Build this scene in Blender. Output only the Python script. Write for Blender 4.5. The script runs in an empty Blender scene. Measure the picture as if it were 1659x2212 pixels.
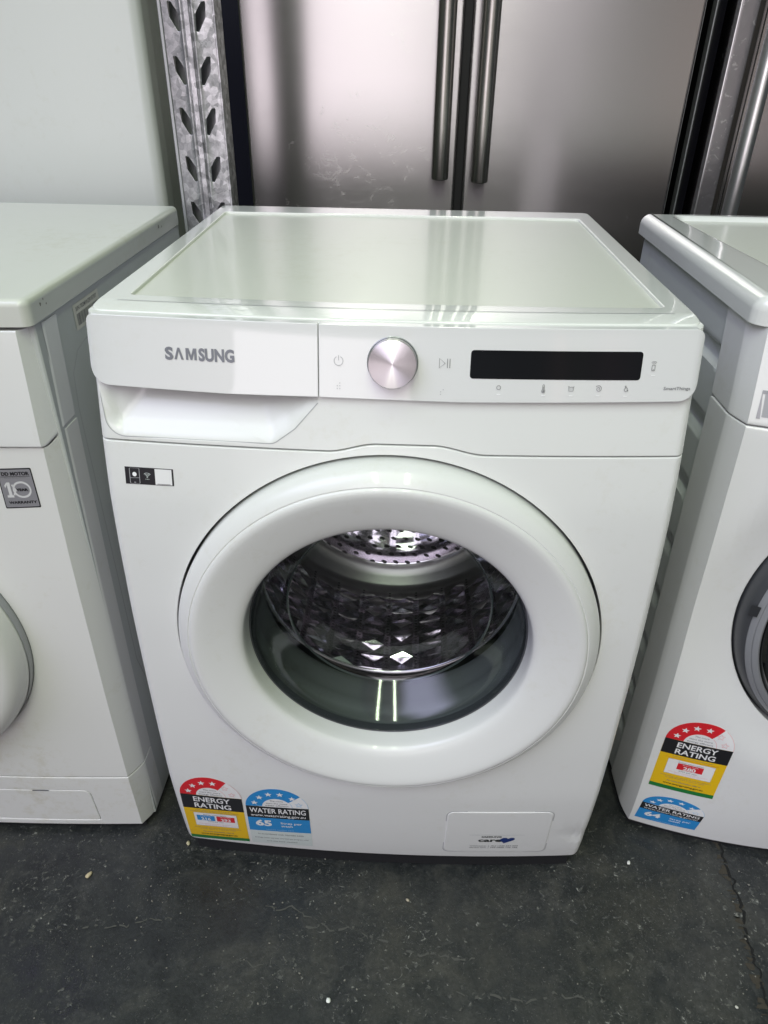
import bpy, bmesh, math, random
from mathutils import Vector, Matrix, noise
random.seed(7)
D = bpy.data
SC = bpy.context.scene
COL = SC.collection
rad = math.radians

# ------------------------------------------------------------------ camera
def make_camera():
    cam = D.cameras.new('camera'); o = D.objects.new('camera', cam); COL.objects.link(o)
    p, y, r = rad(32.2972), rad(-1.9496), rad(0.8876)
    f = Vector((math.sin(y)*math.cos(p), math.cos(y)*math.cos(p), -math.sin(p)))
    rt = Vector((math.cos(y), -math.sin(y), 0)); up = rt.cross(f)
    r2 = math.cos(r)*rt + math.sin(r)*up; u2 = -math.sin(r)*rt + math.cos(r)*up
    m = Matrix((( r2.x, u2.x, -f.x, .0185), (r2.y, u2.y, -f.y, -.6603), (r2.z, u2.z, -f.z, 1.0613), (0, 0, 0, 1)))
    o.matrix_world = m
    cam.sensor_fit = 'HORIZONTAL'; cam.sensor_width = 36; cam.lens = 36*1559.8/1659
    cam.clip_start = .02; cam.clip_end = 100
    SC.camera = o
make_camera()

# ------------------------------------------------------------------ world: the shop interior's ambient light
def make_world():
    w = D.worlds.new('World'); SC.world = w; w.use_nodes = True
    nt = w.node_tree; N = nt.nodes; L = nt.links
    bg = N['Background']
    tc = N.new('ShaderNodeTexCoord'); sep = N.new('ShaderNodeSeparateXYZ'); L.new(tc.outputs['Generated'], sep.inputs[0])
    def m(op, a, b=None, c=None):
        n = N.new('ShaderNodeMath'); n.operation = op
        for i, v in enumerate((a, b, c)):
            if v is None: continue
            if isinstance(v, (int, float)): n.inputs[i].default_value = v
            else: L.new(v, n.inputs[i])
        return n.outputs[0]
    X, Y, Z = sep.outputs
    az = m('ARCTAN2', X, m('MULTIPLY', Y, -1))           # 0 = straight towards -y
    t = m('MULTIPLY_ADD', m('MULTIPLY', az, 180/math.pi), 1/70, .5)   # -35..35 deg -> 0..1
    ramp = N.new('ShaderNodeValToRGB'); L.new(t, ramp.inputs[0])
    stops = [(-35, (.42,.43,.44)), (-27, (.7,.62,.65)), (-19, (1.0,.84,.88)), (-17, (.9,.8,.85)), (.2, (.95,.87,.9)), (1.4, (.66,.61,.64)), (3.4, (.52,.50,.51)), (6, (.47,.46,.46)), (9, (.50,.49,.48)), (12, (.42,.42,.40)), (15.6, (.44,.42,.40)), (16.8, (.84,.64,.58)),
             (18, (.42,.40,.38)), (19.2, (.54,.54,.44)), (20.3, (.44,.40,.39)), (21.8, (.66,.51,.52)), (25, (.44,.42,.42)), (35, (.40,.41,.39))]
    el = ramp.color_ramp.elements
    while len(el) > 1: el.remove(el[-1])
    for i, (a, c) in enumerate(stops):
        p = (a+35)/70
        e = el[0] if i == 0 else el.new(p)
        e.position = p; e.color = (*[v/1.35 for v in c], 1)
    sc = N.new('ShaderNodeVectorMath'); sc.operation = 'SCALE'; L.new(ramp.outputs[0], sc.inputs[0])
    # elevation mask: the lower part of the view behind the camera is dark floor
    h = m('SQRT', m('ADD', m('MULTIPLY', X, X), m('MULTIPLY', Y, Y)))
    elv = m('MULTIPLY', m('ARCTAN2', Z, h), 180/math.pi)
    mr = N.new('ShaderNodeMapRange'); mr.interpolation_type = 'SMOOTHSTEP'; L.new(elv, mr.inputs[0])
    for i, v in ((1, -14), (2, -5.5), (3, .5), (4, 1.35)): mr.inputs[i].default_value = v
    mh = N.new('ShaderNodeMapRange'); mh.interpolation_type = 'SMOOTHSTEP'; L.new(elv, mh.inputs[0])
    for i, v in ((1, 5.5), (2, 6.5), (3, 1), (4, .45)): mh.inputs[i].default_value = v
    L.new(m('MULTIPLY', mr.outputs[0], mh.outputs[0]), sc.inputs['Scale'])
    # side/back ambient by elevation
    r2 = N.new('ShaderNodeValToRGB'); L.new(m('MULTIPLY_ADD', elv, 1/180, .5), r2.inputs[0])
    e2 = r2.color_ramp.elements
    e2[0].position = .42; e2[0].color = (.02,.022,.026,1)
    e2[1].position = .55; e2[1].color = (.05,.056,.058,1)
    e = e2.new(.80); e.color = (.35,.43,.33,1)
    mk = N.new('ShaderNodeMapRange'); mk.interpolation_type = 'SMOOTHSTEP'; L.new(m('ABSOLUTE', az), mk.inputs[0])
    for i, v in ((1, .52), (2, .61), (3, 0), (4, 1)): mk.inputs[i].default_value = v
    mix = N.new('ShaderNodeMix'); mix.data_type = 'RGBA'
    # the bright shop opening as seen low over the floor behind the camera
    def gate(v, a, b, f):
        n1 = N.new('ShaderNodeMapRange'); n1.interpolation_type = 'SMOOTHSTEP'; L.new(v, n1.inputs[0]); n1.inputs[1].default_value = a-f; n1.inputs[2].default_value = a+f
        n2 = N.new('ShaderNodeMapRange'); n2.interpolation_type = 'SMOOTHSTEP'; L.new(v, n2.inputs[0]); n2.inputs[1].default_value = b-f; n2.inputs[2].default_value = b+f
        return m('SUBTRACT', n1.outputs[0], n2.outputs[0])
    azd = m('MULTIPLY', az, 180/math.pi)
    gt = m('MULTIPLY', gate(azd, -18.6, .7, .35), gate(elv, -9.5, 5.6, .25))
    mo = N.new('ShaderNodeMix'); mo.data_type = 'RGBA'; L.new(gt, mo.inputs[0]); L.new(sc.outputs[0], mo.inputs[6]); mo.inputs[7].default_value = (2.5, 2.25, 2.38, 1)
    # unseen bright patch added higher up behind the camera, for glints in the drum
    g2 = m('MULTIPLY', gate(azd, -16, 10, 1.5), gate(elv, 12, 38, 1.5))
    m2 = N.new('ShaderNodeMix'); m2.data_type = 'RGBA'; L.new(g2, m2.inputs[0]); L.new(mo.outputs[2], m2.inputs[6]); m2.inputs[7].default_value = (3.7, 3.4, 3.7, 1)
    L.new(mk.outputs[0], mix.inputs[0]); L.new(m2.outputs[2], mix.inputs[6]); L.new(r2.outputs[0], mix.inputs[7])
    # broad soft daylight from high on the left
    g3 = m('MULTIPLY', gate(azd, -72, -24, 10), gate(elv, 34, 62, 10))
    m3 = N.new('ShaderNodeMix'); m3.data_type = 'RGBA'; L.new(g3, m3.inputs[0]); L.new(mix.outputs[2], m3.inputs[6]); m3.inputs[7].default_value = (4.2, 4.1, 5.8, 1)
    L.new(m3.outputs[2], bg.inputs[0]); bg.inputs[1].default_value = WORLD
WORLD = 1.0
make_world()

def area(name, loc, target, sx, sy, power, color):
    l = D.lights.new(name, 'AREA'); l.shape = 'RECTANGLE'; l.size = sx; l.size_y = sy; l.energy = power; l.color = color
    o = D.objects.new(name, l); COL.objects.link(o); o.location = loc
    o.rotation_euler = (Vector(target)-Vector(loc)).to_track_quat('-Z', 'Y').to_euler()
    return o
area('ceiling_tube_light', (-.35, -1.6, 2.9), (-.35, -1.1, 0),   .10, 2.4, 24, (.86, 1, .74))
area('ceiling_tube_light', (.28, -1.6, 2.9), (.28, -1.1, 0), .10, 2.4, 24, (.84, 1, .70))

SC.view_settings.view_transform = 'Standard'; SC.view_settings.look = 'None'
SC.view_settings.exposure = -.09; SC.view_settings.gamma = 1
SC.render.engine = 'CYCLES'
SC.cycles.max_bounces = 16; SC.cycles.transparent_max_bounces = 16; SC.cycles.glossy_bounces = 14
SC.cycles.caustics_reflective = False; SC.cycles.caustics_refractive = False
SC.cycles.sample_clamp_indirect = 4

# ------------------------------------------------------------------ materials
MATS = {}
def mat(name, base=(.8,.8,.8), rough=.5, metal=0, coat=0, spec=.5, aniso=0, **k):
    if name in MATS: return MATS[name]
    m = D.materials.new(name); m.use_nodes = True; MATS[name] = m
    b = m.node_tree.nodes['Principled BSDF']
    b.inputs['Base Color'].default_value = (*base, 1); b.inputs['Roughness'].default_value = rough
    b.inputs['Metallic'].default_value = metal; b.inputs['Coat Weight'].default_value = coat
    b.inputs['Coat Roughness'].default_value = k.get('coat_rough', .05)
    b.inputs['Specular IOR Level'].default_value = spec; b.inputs['Anisotropic'].default_value = aniso
    return m
class NT:
    def __init__(s, m): s.m = m; s.N = m.node_tree.nodes; s.L = m.node_tree.links; s.b = s.N['Principled BSDF']
    def coord(s, kind='Object', scale=(1,1,1)):
        t = s.N.new('ShaderNodeTexCoord'); mp = s.N.new('ShaderNodeMapping'); mp.inputs['Scale'].default_value = scale
        s.L.new(t.outputs[kind], mp.inputs[0]); return mp.outputs[0]
    def noise(s, v, scale, detail=4, rough=.5, dist=0):
        n = s.N.new('ShaderNodeTexNoise'); s.L.new(v, n.inputs['Vector']); n.inputs['Scale'].default_value = scale
        n.inputs['Detail'].default_value = detail; n.inputs['Roughness'].default_value = rough; n.inputs['Distortion'].default_value = dist
        return n.outputs['Fac']
    def ramp(s, v, stops):
        r = s.N.new('ShaderNodeValToRGB'); s.L.new(v, r.inputs[0]); e = r.color_ramp.elements
        for i, (p, c) in enumerate(stops):
            if not isinstance(c, tuple): c = (c, c, c)
            q = e[i] if i < 2 else e.new(p)
            q.position = p; q.color = (*c, 1)
        return r.outputs[0]
    def math(s, op, a, b=0, c=0):
        n = s.N.new('ShaderNodeMath'); n.operation = op
        for i, v in enumerate((a, b, c)):
            if isinstance(v, (int, float)): n.inputs[i].default_value = v
            else: s.L.new(v, n.inputs[i])
        return n.outputs[0]
    def mix(s, f, a, b):
        n = s.N.new('ShaderNodeMix'); n.data_type = 'RGBA'
        for i, v in ((0, f), (6, a), (7, b)):
            if isinstance(v, (int, float)): n.inputs[i].default_value = v
            elif isinstance(v, tuple): n.inputs[i].default_value = (*v, 1)
            else: s.L.new(v, n.inputs[i])
        return n.outputs[2]
    def bump(s, h, strength=.1, dist=.001):
        n = s.N.new('ShaderNodeBump'); n.inputs['Strength'].default_value = strength; n.inputs['Distance'].default_value = dist
        s.L.new(h, n.inputs['Height']); s.L.new(n.outputs[0], s.b.inputs['Normal']); return n

def enamel(name, base, rough, coat, grime=.06, tex=0, coat_rough=.06):
    m = mat(name, base, rough, 0, coat, coat_rough=coat_rough); n = NT(m)
    c = n.coord('Object')
    g = n.noise(c, 5, 5, .6); sm = n.noise(c, 60, 4, .7)
    f = n.ramp(n.math('MULTIPLY', g, sm), [(.30, 0.0), (.48, 1.0)])
    dirt = tuple(v*(1-grime*k) for v, k in zip(base, (1, 1.15, 1.7)))
    n.L.new(n.mix(f, base, dirt), n.b.inputs['Base Color'])
    n.L.new(n.math('MULTIPLY_ADD', g, .14, rough-.07), n.b.inputs['Roughness'])
    if tex: n.bump(n.noise(c, 700, 2, .5), .25, tex)
    else: n.bump(n.noise(c, 7, 1, .4), .12, .002)
    return m
M_ENAMEL = enamel('white_painted_steel', (.74,.745,.735), .32, .35)
M_ENAMEL_B = enamel('white_painted_steel_older', (.72,.72,.70), .34, .25, .12)
M_PLASTIC = enamel('white_gloss_plastic', (.76,.765,.755), .22, .8, .05, coat_rough=.03)
M_PANEL = enamel('white_control_plastic', (.74,.745,.75), .30, 1, .03, coat_rough=.012); M_PANEL.node_tree.nodes['Principled BSDF'].inputs['Coat IOR'].default_value = 1.9
M_TOP = enamel('textured_worktop', (.66,.67,.61), .38, .40, .05, tex=.0003, coat_rough=.13)
M_TOPRIM = enamel('glossy_worktop_rim', (.76,.77,.75), .2, 1, .04, coat_rough=.015)
M_FRIDGEW = enamel('white_fridge_enamel', (.60,.615,.61), .35, .3, .05, coat_rough=.18)
M_LID = enamel('older_lid_plastic', (.64,.65,.61), .3, .4, .10, coat_rough=.15)
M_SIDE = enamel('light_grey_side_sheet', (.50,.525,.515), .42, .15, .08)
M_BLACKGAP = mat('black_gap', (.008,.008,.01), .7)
M_BLACKPL = mat('black_plastic', (.012,.012,.015), .35)
M_DISPLAY = mat('black_display_glass', (.003,.004,.006), .10, spec=.25)
M_GHOST = mat('unlit_segments', (.0045,.005,.0065), .2)
M_ICON = mat('grey_print', (.21,.21,.22), .5)
M_ICONL = mat('light_grey_print', (.42,.42,.44), .5)
M_DASH = mat('pale_indicator', (.92,.92,.93), .4)
M_LOGO = mat('grey_metallic_print', (.22,.23,.26), .35, .3)
M_CHROME = mat('chrome_ring', (.55,.56,.57), .16, 1)
M_GREYPL = mat('silver_grey_plastic', (.36,.37,.39), .32, .35, coat=.3)
M_GREYPLD = mat('dark_grey_plastic', (.06,.063,.07), .35)
M_RUBBER = enamel('grey_door_rubber', (.15,.16,.162), .38, .3, .3)
M_CARDW = mat('sticker_white', (.82,.82,.82), .35, coat=.3)
M_CARDG = mat('sticker_faded', (.62,.68,.66), .4, coat=.3)
M_RED = mat('sticker_red', (.66,.015,.025), .35, coat=.3)
M_BLUE = mat('sticker_blue', (.02,.25,.60), .35, coat=.3)
M_YEL = mat('sticker_yellow', (.80,.50,.008), .35, coat=.3)
M_GREEN = mat('sticker_green', (.01,.18,.035), .35, coat=.3)
M_SBLK = mat('sticker_black', (.010,.010,.013), .32, coat=.3)
M_PINK = mat('sticker_pink_line', (.80,.42,.42), .4)
M_ORANGE = mat('sticker_orange_text', (.75,.22,.01), .4)
M_NAVY = mat('navy_print', (.01,.03,.16), .4)
M_PALEPR = mat('pale_blue_print', (.30,.55,.80), .4)
M_FAINT = mat('faint_seam_edge', (.60,.62,.62), .25, coat=1)

def steel(name, base, rough, aniso, vert=True, smudge=True):
    m = mat(name, base, rough, 1, aniso=aniso); n = NT(m)
    tv = n.N.new('ShaderNodeCombineXYZ'); tv.inputs[2].default_value = 1; n.L.new(tv.outputs[0], n.b.inputs['Tangent'])
    c = n.coord('Object', (1, 1, 60) if vert else (60, 60, 1))
    f = n.noise(c, 30, 3, .6)
    big = n.noise(n.coord('Object'), 3.2, 4, .6); sm = n.noise(n.coord('Object'), 26, 5, .75, 1.2)
    patch = n.ramp(n.math('MULTIPLY', big, sm), [(.30, 0.), (.42, 1.)])
    n.L.new(n.math('ADD', n.math('MULTIPLY_ADD', f, .10, rough-.05), n.math('MULTIPLY', patch, .055)), n.b.inputs['Roughness'])
    return m
M_STEEL = steel('brushed_stainless_door', (.50,.485,.485), .24, .8)
M_STEELH = mat('brushed_stainless_handle', (.50,.49,.46), .27, 1)
M_STEELH2 = mat('bright_metal_handle', (.90,.90,.90), .32, 1)
def film_mat():
    m = mat('steel_with_peeling_film', (.34,.33,.34), .30, .85); n = NT(m)
    c = n.coord('Object')
    f = n.ramp(n.noise(c, 55, 5, .7, 1.5), [(.60, (.30,.29,.30)), (.66, (.50,.49,.50))])
    n.L.new(f, n.b.inputs['Base Color']); n.bump(n.noise(c, 40, 4, .6), .4, .002); return m
M_FILM = film_mat()
def zinc():
    m = mat('galvanised_steel', (.5,.5,.52), .4, .9); n = NT(m)
    c = n.coord('Object')
    v = n.N.new('ShaderNodeTexVoronoi'); n.L.new(c, v.inputs['Vector']); v.inputs['Scale'].default_value = 120
    sep = n.N.new('ShaderNodeSeparateColor'); n.L.new(v.outputs['Color'], sep.inputs[0])
    nz = n.noise(c, 45, 6, .75, .6)
    f = n.math('ADD', n.math('MULTIPLY', sep.outputs[0], .35), nz)
    n.L.new(n.ramp(f, [(.35, (.20,.20,.21)), (.62, (.40,.40,.42)), (.95, (.70,.70,.73))]), n.b.inputs['Base Color'])
    n.L.new(n.ramp(f, [(.3, .55), (.9, .30)]), n.b.inputs['Roughness'])
    n.bump(nz, .5, .0008); return m
M_ZINC = zinc()
def glass_mat(name, tint, gloss_min=.06, rough=.015):
    m = D.materials.new(name); m.use_nodes = True; MATS[name] = m
    nt = m.node_tree; N = nt.nodes; L = nt.links; N.remove(N['Principled BSDF'])
    tr = N.new('ShaderNodeBsdfTransparent'); tr.inputs[0].default_value = (*tint, 1)
    gl = N.new('ShaderNodeBsdfGlossy'); gl.inputs['Roughness'].default_value = rough; gl.inputs[0].default_value = (.9,.93,.92,1)
    lw = N.new('ShaderNodeLayerWeight'); lw.inputs[0].default_value = .5
    pw = N.new('ShaderNodeMath'); pw.operation = 'POWER'; L.new(lw.outputs['Facing'], pw.inputs[0]); pw.inputs[1].default_value = 4
    fr = N.new('ShaderNodeMath'); fr.operation = 'MULTIPLY_ADD'; L.new(pw.outputs[0], fr.inputs[0]); fr.inputs[1].default_value = .8; fr.inputs[2].default_value = .05
    mx = N.new('ShaderNodeMixShader'); L.new(fr.outputs[0], mx.inputs[0]); L.new(tr.outputs[0], mx.inputs[1]); L.new(gl.outputs[0], mx.inputs[2])
    L.new(mx.outputs[0], N['Material Output'].inputs[0]); return m
M_GLASS = glass_mat('tinted_door_glass', (.72,.755,.755), rough=.06)
M_DGLASS = mat('dark_door_glass', (.006,.006,.007), .07, coat=1, coat_rough=.02)
def drum_mat(kind):
    m = mat('drum_steel_'+kind, (.84,.80,.84), .07, 1); n = NT(m)
    uv = n.N.new('ShaderNodeUVMap'); uv.uv_map = 'UVMap'
    sep = n.N.new('ShaderNodeSeparateXYZ'); n.L.new(uv.outputs[0], sep.inputs[0])
    fu = n.math('FRACT', sep.outputs[0]); fv = n.math('FRACT', sep.outputs[1])
    du = n.math('SUBTRACT', fu, .5); dv = n.math('SUBTRACT', fv, .5)
    d = n.math('SQRT', n.math('ADD', n.math('MULTIPLY', du, du), n.math('MULTIPLY', dv, dv)))
    hole = n.math('LESS_THAN', d, .22)
    n.L.new(n.mix(hole, (.84,.80,.84), (.004,.004,.004)), n.b.inputs['Base Color'])
    n.L.new(n.math('SUBTRACT', 1, hole), n.b.inputs['Metallic'])
    return m
M_DRUMH = drum_mat('perforated')
M_DRUM = mat('drum_steel', (.66,.62,.66), .15, 1)
M_DRUMRING = mat('drum_satin_ring', (.40,.40,.37), .30, 1)
def dial_mat():
    m = mat('spun_metal_dial', (.64,.62,.63), .28, 1, aniso=.97); n = NT(m)
    t = n.N.new('ShaderNodeTangent'); t.direction_type = 'RADIAL'; t.axis = 'Y'
    n.L.new(t.outputs[0], n.b.inputs['Tangent']); n.b.inputs['Anisotropic Rotation'].default_value = .25
    return m
M_DIAL = dial_mat()

def floor_mat():
    m = mat('dark_painted_concrete', (.03,.033,.036), .45); n = NT(m)
    c = n.coord('Object')
    big = n.noise(c, 3.0, 5, .6); mid = n.noise(c, 16, 6, .7, .8); fine = n.noise(c, 150, 3, .7)
    col = n.ramp(n.math('ADD', n.math('MULTIPLY', big, .45), n.math('MULTIPLY', mid, .55)),
                 [(.38, (.008,.0095,.011)), (.50, (.018,.020,.0215)), (.62, (.038,.038,.035))])
    # scuffed, dusty wear patches
    wear = n.ramp(n.math('MULTIPLY', n.noise(c, 5.5, 6, .72, 1.5), n.noise(c, 40, 6, .8, .5)), [(.27, 0.), (.42, 1.)])
    col = n.mix(n.math('MULTIPLY', wear, .42), col, (.085,.085,.078))
    # aggregate flecks where the paint has worn
    def flecks(scale, thr, mask_lo, mask_hi, mscale):
        v = n.N.new('ShaderNodeTexVoronoi'); n.L.new(c, v.inputs['Vector']); v.inputs['Scale'].default_value = scale
        v.inputs['Randomness'].default_value = 1
        s = n.N.new('ShaderNodeSeparateColor'); n.L.new(v.outputs['Color'], s.inputs[0])
        size = n.math('MULTIPLY', n.math('POWER', s.outputs[0], 3), thr)
        dd = n.math('ADD', v.outputs['Distance'], n.math('MULTIPLY', n.math('SUBTRACT', fine, .5), .22))
        dot = n.math('LESS_THAN', dd, size)
        mk = n.ramp(n.noise(c, mscale, 4, .65, .7), [(mask_lo, 0.), (mask_hi, 1.)])
        return n.math('MULTIPLY', dot, mk), s.outputs[1]
    f1, t1 = flecks(260, .24, .50, .66, 7)
    def chips(scale, lo, hi, ms, m0, m1, dist=.6):
        a = n.ramp(n.noise(c, scale, 3, .6, dist), [(lo, 0.), (hi, 1.)])
        k = n.ramp(n.noise(c, ms, 5, .7, 1.0), [(m0, 0.), (m1, 1.)])
        return n.math('MULTIPLY', a, k)
    c1 = chips(120, .60, .66, 5, .44, .60); c2 = chips(360, .60, .66, 8, .40, .62); c3 = chips(55, .66, .69, 6, .48, .60, 1.6)
    fl = n.math('MAXIMUM', n.math('MULTIPLY', f1, .9), n.math('MAXIMUM', n.math('MULTIPLY', c1, .7), n.math('MAXIMUM', n.math('MULTIPLY', c2, .45), n.math('MULTIPLY', c3, .6))))
    fc = n.ramp(t1, [(.2, (.085,.088,.083)), (.8, (.14,.137,.12)), (.97, (.42,.42,.38))])
    tone = n.ramp(n.noise(c, 4.1, 3, .5), [(.35, (1.0,1.0,1.06)), (.65, (1.02,1.0,.90))])
    mul = n.N.new('ShaderNodeMix'); mul.data_type = 'RGBA'; mul.blend_type = 'MULTIPLY'; mul.inputs[0].default_value = 1
    n.L.new(col, mul.inputs[6]); n.L.new(tone, mul.inputs[7]); col = mul.outputs[2]
    grain = n.ramp(fine, [(.3, (.72,.72,.72)), (.7, (1.3,1.3,1.3))])
    mul = n.N.new('ShaderNodeMix'); mul.data_type = 'RGBA'; mul.blend_type = 'MULTIPLY'; mul.inputs[0].default_value = 1
    n.L.new(col, mul.inputs[6]); n.L.new(grain, mul.inputs[7]); col = mul.outputs[2]
    col = n.mix(fl, col, fc)
    n.L.new(col, n.b.inputs['Base Color'])
    n.L.new(n.ramp(n.math('ADD', n.math('MULTIPLY', mid, .5), n.math('MULTIPLY', big, .5)), [(.38, .26), (.60, .58)]), n.b.inputs['Roughness'])
    h = n.math('ADD', n.math('MULTIPLY', mid, .6), n.math('ADD', n.math('MULTIPLY', fine, .40), n.math('MULTIPLY', fl, .5)))
    n.bump(h, .6, .0024)
    return m
M_FLOOR = floor_mat()
M_CRACKP = mat('pale_crack_edge', (.075,.075,.068), .8)
M_CRACKD = mat('dark_crack', (.006,.006,.006), .9)
M_RUST = mat('rusty_crack_filling', (.045,.038,.028), .9)
M_WALL = mat('dark_shop_wall', (.010,.012,.020), .7)

# ------------------------------------------------------------------ helpers
def link_mesh(name, bm, mats, parent=None, smooth=30, wn=True):
    me = D.meshes.new(name); bm.to_mesh(me); bm.free()
    for m in (mats if isinstance(mats, (list, tuple)) else [mats]): me.materials.append(m)
    if smooth:
        for p in me.polygons: p.use_smooth = True
        me.set_sharp_from_angle(angle=rad(smooth))
    o = D.objects.new(name, me); COL.objects.link(o)
    if parent: o.parent = parent
    if smooth and wn:
        w = o.modifiers.new('weighted', 'WEIGHTED_NORMAL'); w.keep_sharp = True
    return o
def thing(name, label, cat, loc=(0,0,0), group=None):
    o = D.objects.new(name, None); COL.objects.link(o); o.location = (0, 0, 0)
    o.empty_display_size = .1
    o['label'] = label; o['category'] = cat
    if group: o['group'] = group
    return o
def structure(o): o['kind'] = 'structure'; return o
def interp(z, T):
    if z <= T[0][0]: return T[0][1]
    for (a, b), (c, d) in zip(T, T[1:]):
        if z <= c: return b+(d-b)*(z-a)/(c-a)
    return T[-1][1]
def smooth_table(T, w=.02):
    # smoothed version of a piecewise linear table, sampled finely
    lo, hi = T[0][0], T[-1][0]; n = 120; out = []
    for i in range(n+1):
        z = lo+(hi-lo)*i/n
        out.append((z, sum(interp(z+k*w/3, T) for k in range(-3, 4))/7))
    return out
def sstep(a, b, x):
    t = max(0, min(1, (x-a)/(b-a))); return t*t*(3-2*t)
def rounded(pts, radii, seg=6):
    n = len(pts); out = []
    if isinstance(radii, (int, float)): radii = [radii]*n
    for i in range(n):
        p = Vector(pts[i]); a = Vector(pts[i-1])-p; b = Vector(pts[(i+1) % n])-p
        r = radii[i]
        if r <= 0: out.append(tuple(p)); continue
        a.normalize(); b.normalize()
        ang = a.angle(b); tl = r/math.tan(ang/2)
        c = p+(a+b).normalized()*(r/math.sin(ang/2))
        s = p+a*tl-c; e = p+b*tl-c
        a0 = math.atan2(s.y, s.x); a1 = math.atan2(e.y, e.x)
        dd = (a1-a0+math.pi) % (2*math.pi)-math.pi
        for k in range(seg+1):
            t = a0+dd*k/seg; out.append((c.x+r*math.cos(t), c.y+r*math.sin(t)))
    return out
def rect(x0, y0, x1, y1, r=0, seg=6): 
    return rounded([(x0,y0),(x1,y0),(x1,y1),(x0,y1)], r, seg)
def circle(cx, cy, r, n=48): return [(cx+r*math.cos(2*math.pi*i/n), cy+r*math.sin(2*math.pi*i/n)) for i in range(n)]
def area2(l): return sum(a[0]*b[1]-b[0]*a[1] for a, b in zip(l, l[1:]+l[:1]))/2
def offset(loop, d):                                   # d > 0 moves to the left of travel
    n = len(loop); out = []
    for i in range(n):
        p = Vector(loop[i]); e1 = (p-Vector(loop[i-1])); e2 = (Vector(loop[(i+1) % n])-p)
        if e1.length < 1e-9: e1 = e2
        if e2.length < 1e-9: e2 = e1
        e1.normalize(); e2.normalize()
        n1 = Vector((-e1.y, e1.x)); n2 = Vector((-e2.y, e2.x)); s = n1+n2
        if s.length < .2: s = n1
        s.normalize(); k = 1/max(.35, s.dot(n1))
        out.append(tuple(p+s*d*k))
    return out
def orient(l, ccw):
    return l if (area2(l) > 0) == ccw else l[::-1]
def bisect_grid(bm, lo, hi, step, ax):
    k = math.ceil((lo+1e-5)/step)
    while k*step < hi-1e-5:
        co = Vector((0,0,0)); co[ax] = k*step; no = Vector((0,0,0)); no[ax] = 1
        bmesh.ops.bisect_plane(bm, geom=bm.verts[:]+bm.edges[:]+bm.faces[:], dist=1e-6, plane_co=co, plane_no=no); k += 1
def sheet(name, outer, holes, F, t, r, m, parent, step=.02, steps=None, nseg=3, facing=None, smooth=32, cuts=None):
    """a shaped sheet in (u,v) with rounded edges of radius r and rims of depth t; F(u,v,d) -> Vector"""
    bm = bmesh.new(); loops = [orient(list(outer), True)]+[orient(list(h), False) for h in holes]
    edges = []
    for lp in loops:
        rings = []
        if t > r: rings.append((0, t))
        if r > 0:
            for k in range(nseg+1):
                a = math.pi/2*k/nseg; rings.append((r*(1-math.cos(a)), r*(1-math.sin(a))))
        else: rings.append((0, 0))
        prev = None
        for off, d in rings:
            vs = [bm.verts.new((x, y, d)) for x, y in (offset(lp, off) if off > 0 else lp)]
            if prev:
                for i in range(len(vs)):
                    j = (i+1) % len(vs); bm.faces.new((prev[i], prev[j], vs[j], vs[i]))
            prev = vs
        for i in range(len(prev)):
            e = bm.edges.get((prev[i], prev[(i+1) % len(prev)])) or bm.edges.new((prev[i], prev[(i+1) % len(prev)]))
            edges.append(e)
    bmesh.ops.triangle_fill(bm, edges=edges, use_beauty=True, use_dissolve=False)
    us = [p[0] for p in outer]; vs_ = [p[1] for p in outer]
    su, sv = steps if steps else (step, step)
    bmesh.ops.dissolve_limit
    bisect_grid(bm, min(us), max(us), su, 0); bisect_grid(bm, min(vs_), max(vs_), sv, 1)
    for ax, val in (cuts or []):
        co = Vector((0,0,0)); co[ax] = val; no = Vector((0,0,0)); no[ax] = 1
        bmesh.ops.bisect_plane(bm, geom=bm.verts[:]+bm.edges[:]+bm.faces[:], dist=1e-6, plane_co=co, plane_no=no)
    for v in bm.verts: v.co = F(v.co.x, v.co.y, v.co.z)
    bmesh.ops.recalc_face_normals(bm, faces=bm.faces[:])
    if facing is not None:
        s = sum((f.normal.dot(facing)*f.calc_area() for f in bm.faces))
        if s < 0: bmesh.ops.reverse_faces(bm, faces=bm.faces[:])
    return link_mesh(name, bm, m, parent, smooth)
FRONT = Vector((0,-1,0)); UP = Vector((0,0,1))
def lathe(name, prof, c, m, parent, n=128, smooth=35, mats=None, midx=None, axis='Y', flip=False):
    """revolve (r, y) profile about an axis along Y through c=(x,z)"""
    bm = bmesh.new(); rings = []
    for r, y in prof:
        if r < 1e-6: rings.append([bm.verts.new((c[0], y, c[1]))])
        else: rings.append([bm.verts.new((c[0]+r*math.cos(2*math.pi*i/n), y, c[1]+r*math.sin(2*math.pi*i/n))) for i in range(n)])
    for k, (a, b) in enumerate(zip(rings, rings[1:])):
        for i in range(n):
            j = (i+1) % n
            if len(a) == 1 and len(b) == 1: continue
            vs = (a[0], b[j], b[i]) if len(a) == 1 else (a[i], a[j], b[0]) if len(b) == 1 else (a[i], a[j], b[j], b[i])
            f = bm.faces.new(vs)
            if midx: f.material_index = midx[k]
    bmesh.ops.recalc_face_normals(bm, faces=bm.faces[:])
    return link_mesh(name, bm, mats or m, parent, smooth, wn=False)
def box_bm(bm, x0, y0, z0, x1, y1, z1, bev=0, seg=2):
    r = bmesh.ops.create_cube(bm, size=1)
    vs = r['verts']
    for v in vs: v.co = Vector((x0+(v.co.x+.5)*(x1-x0), y0+(v.co.y+.5)*(y1-y0), z0+(v.co.z+.5)*(z1-z0)))
    if bev: bmesh.ops.bevel(bm, geom=list({e for v in vs for e in v.link_edges}), offset=bev, segments=seg, affect='EDGES', profile=.5)
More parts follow.
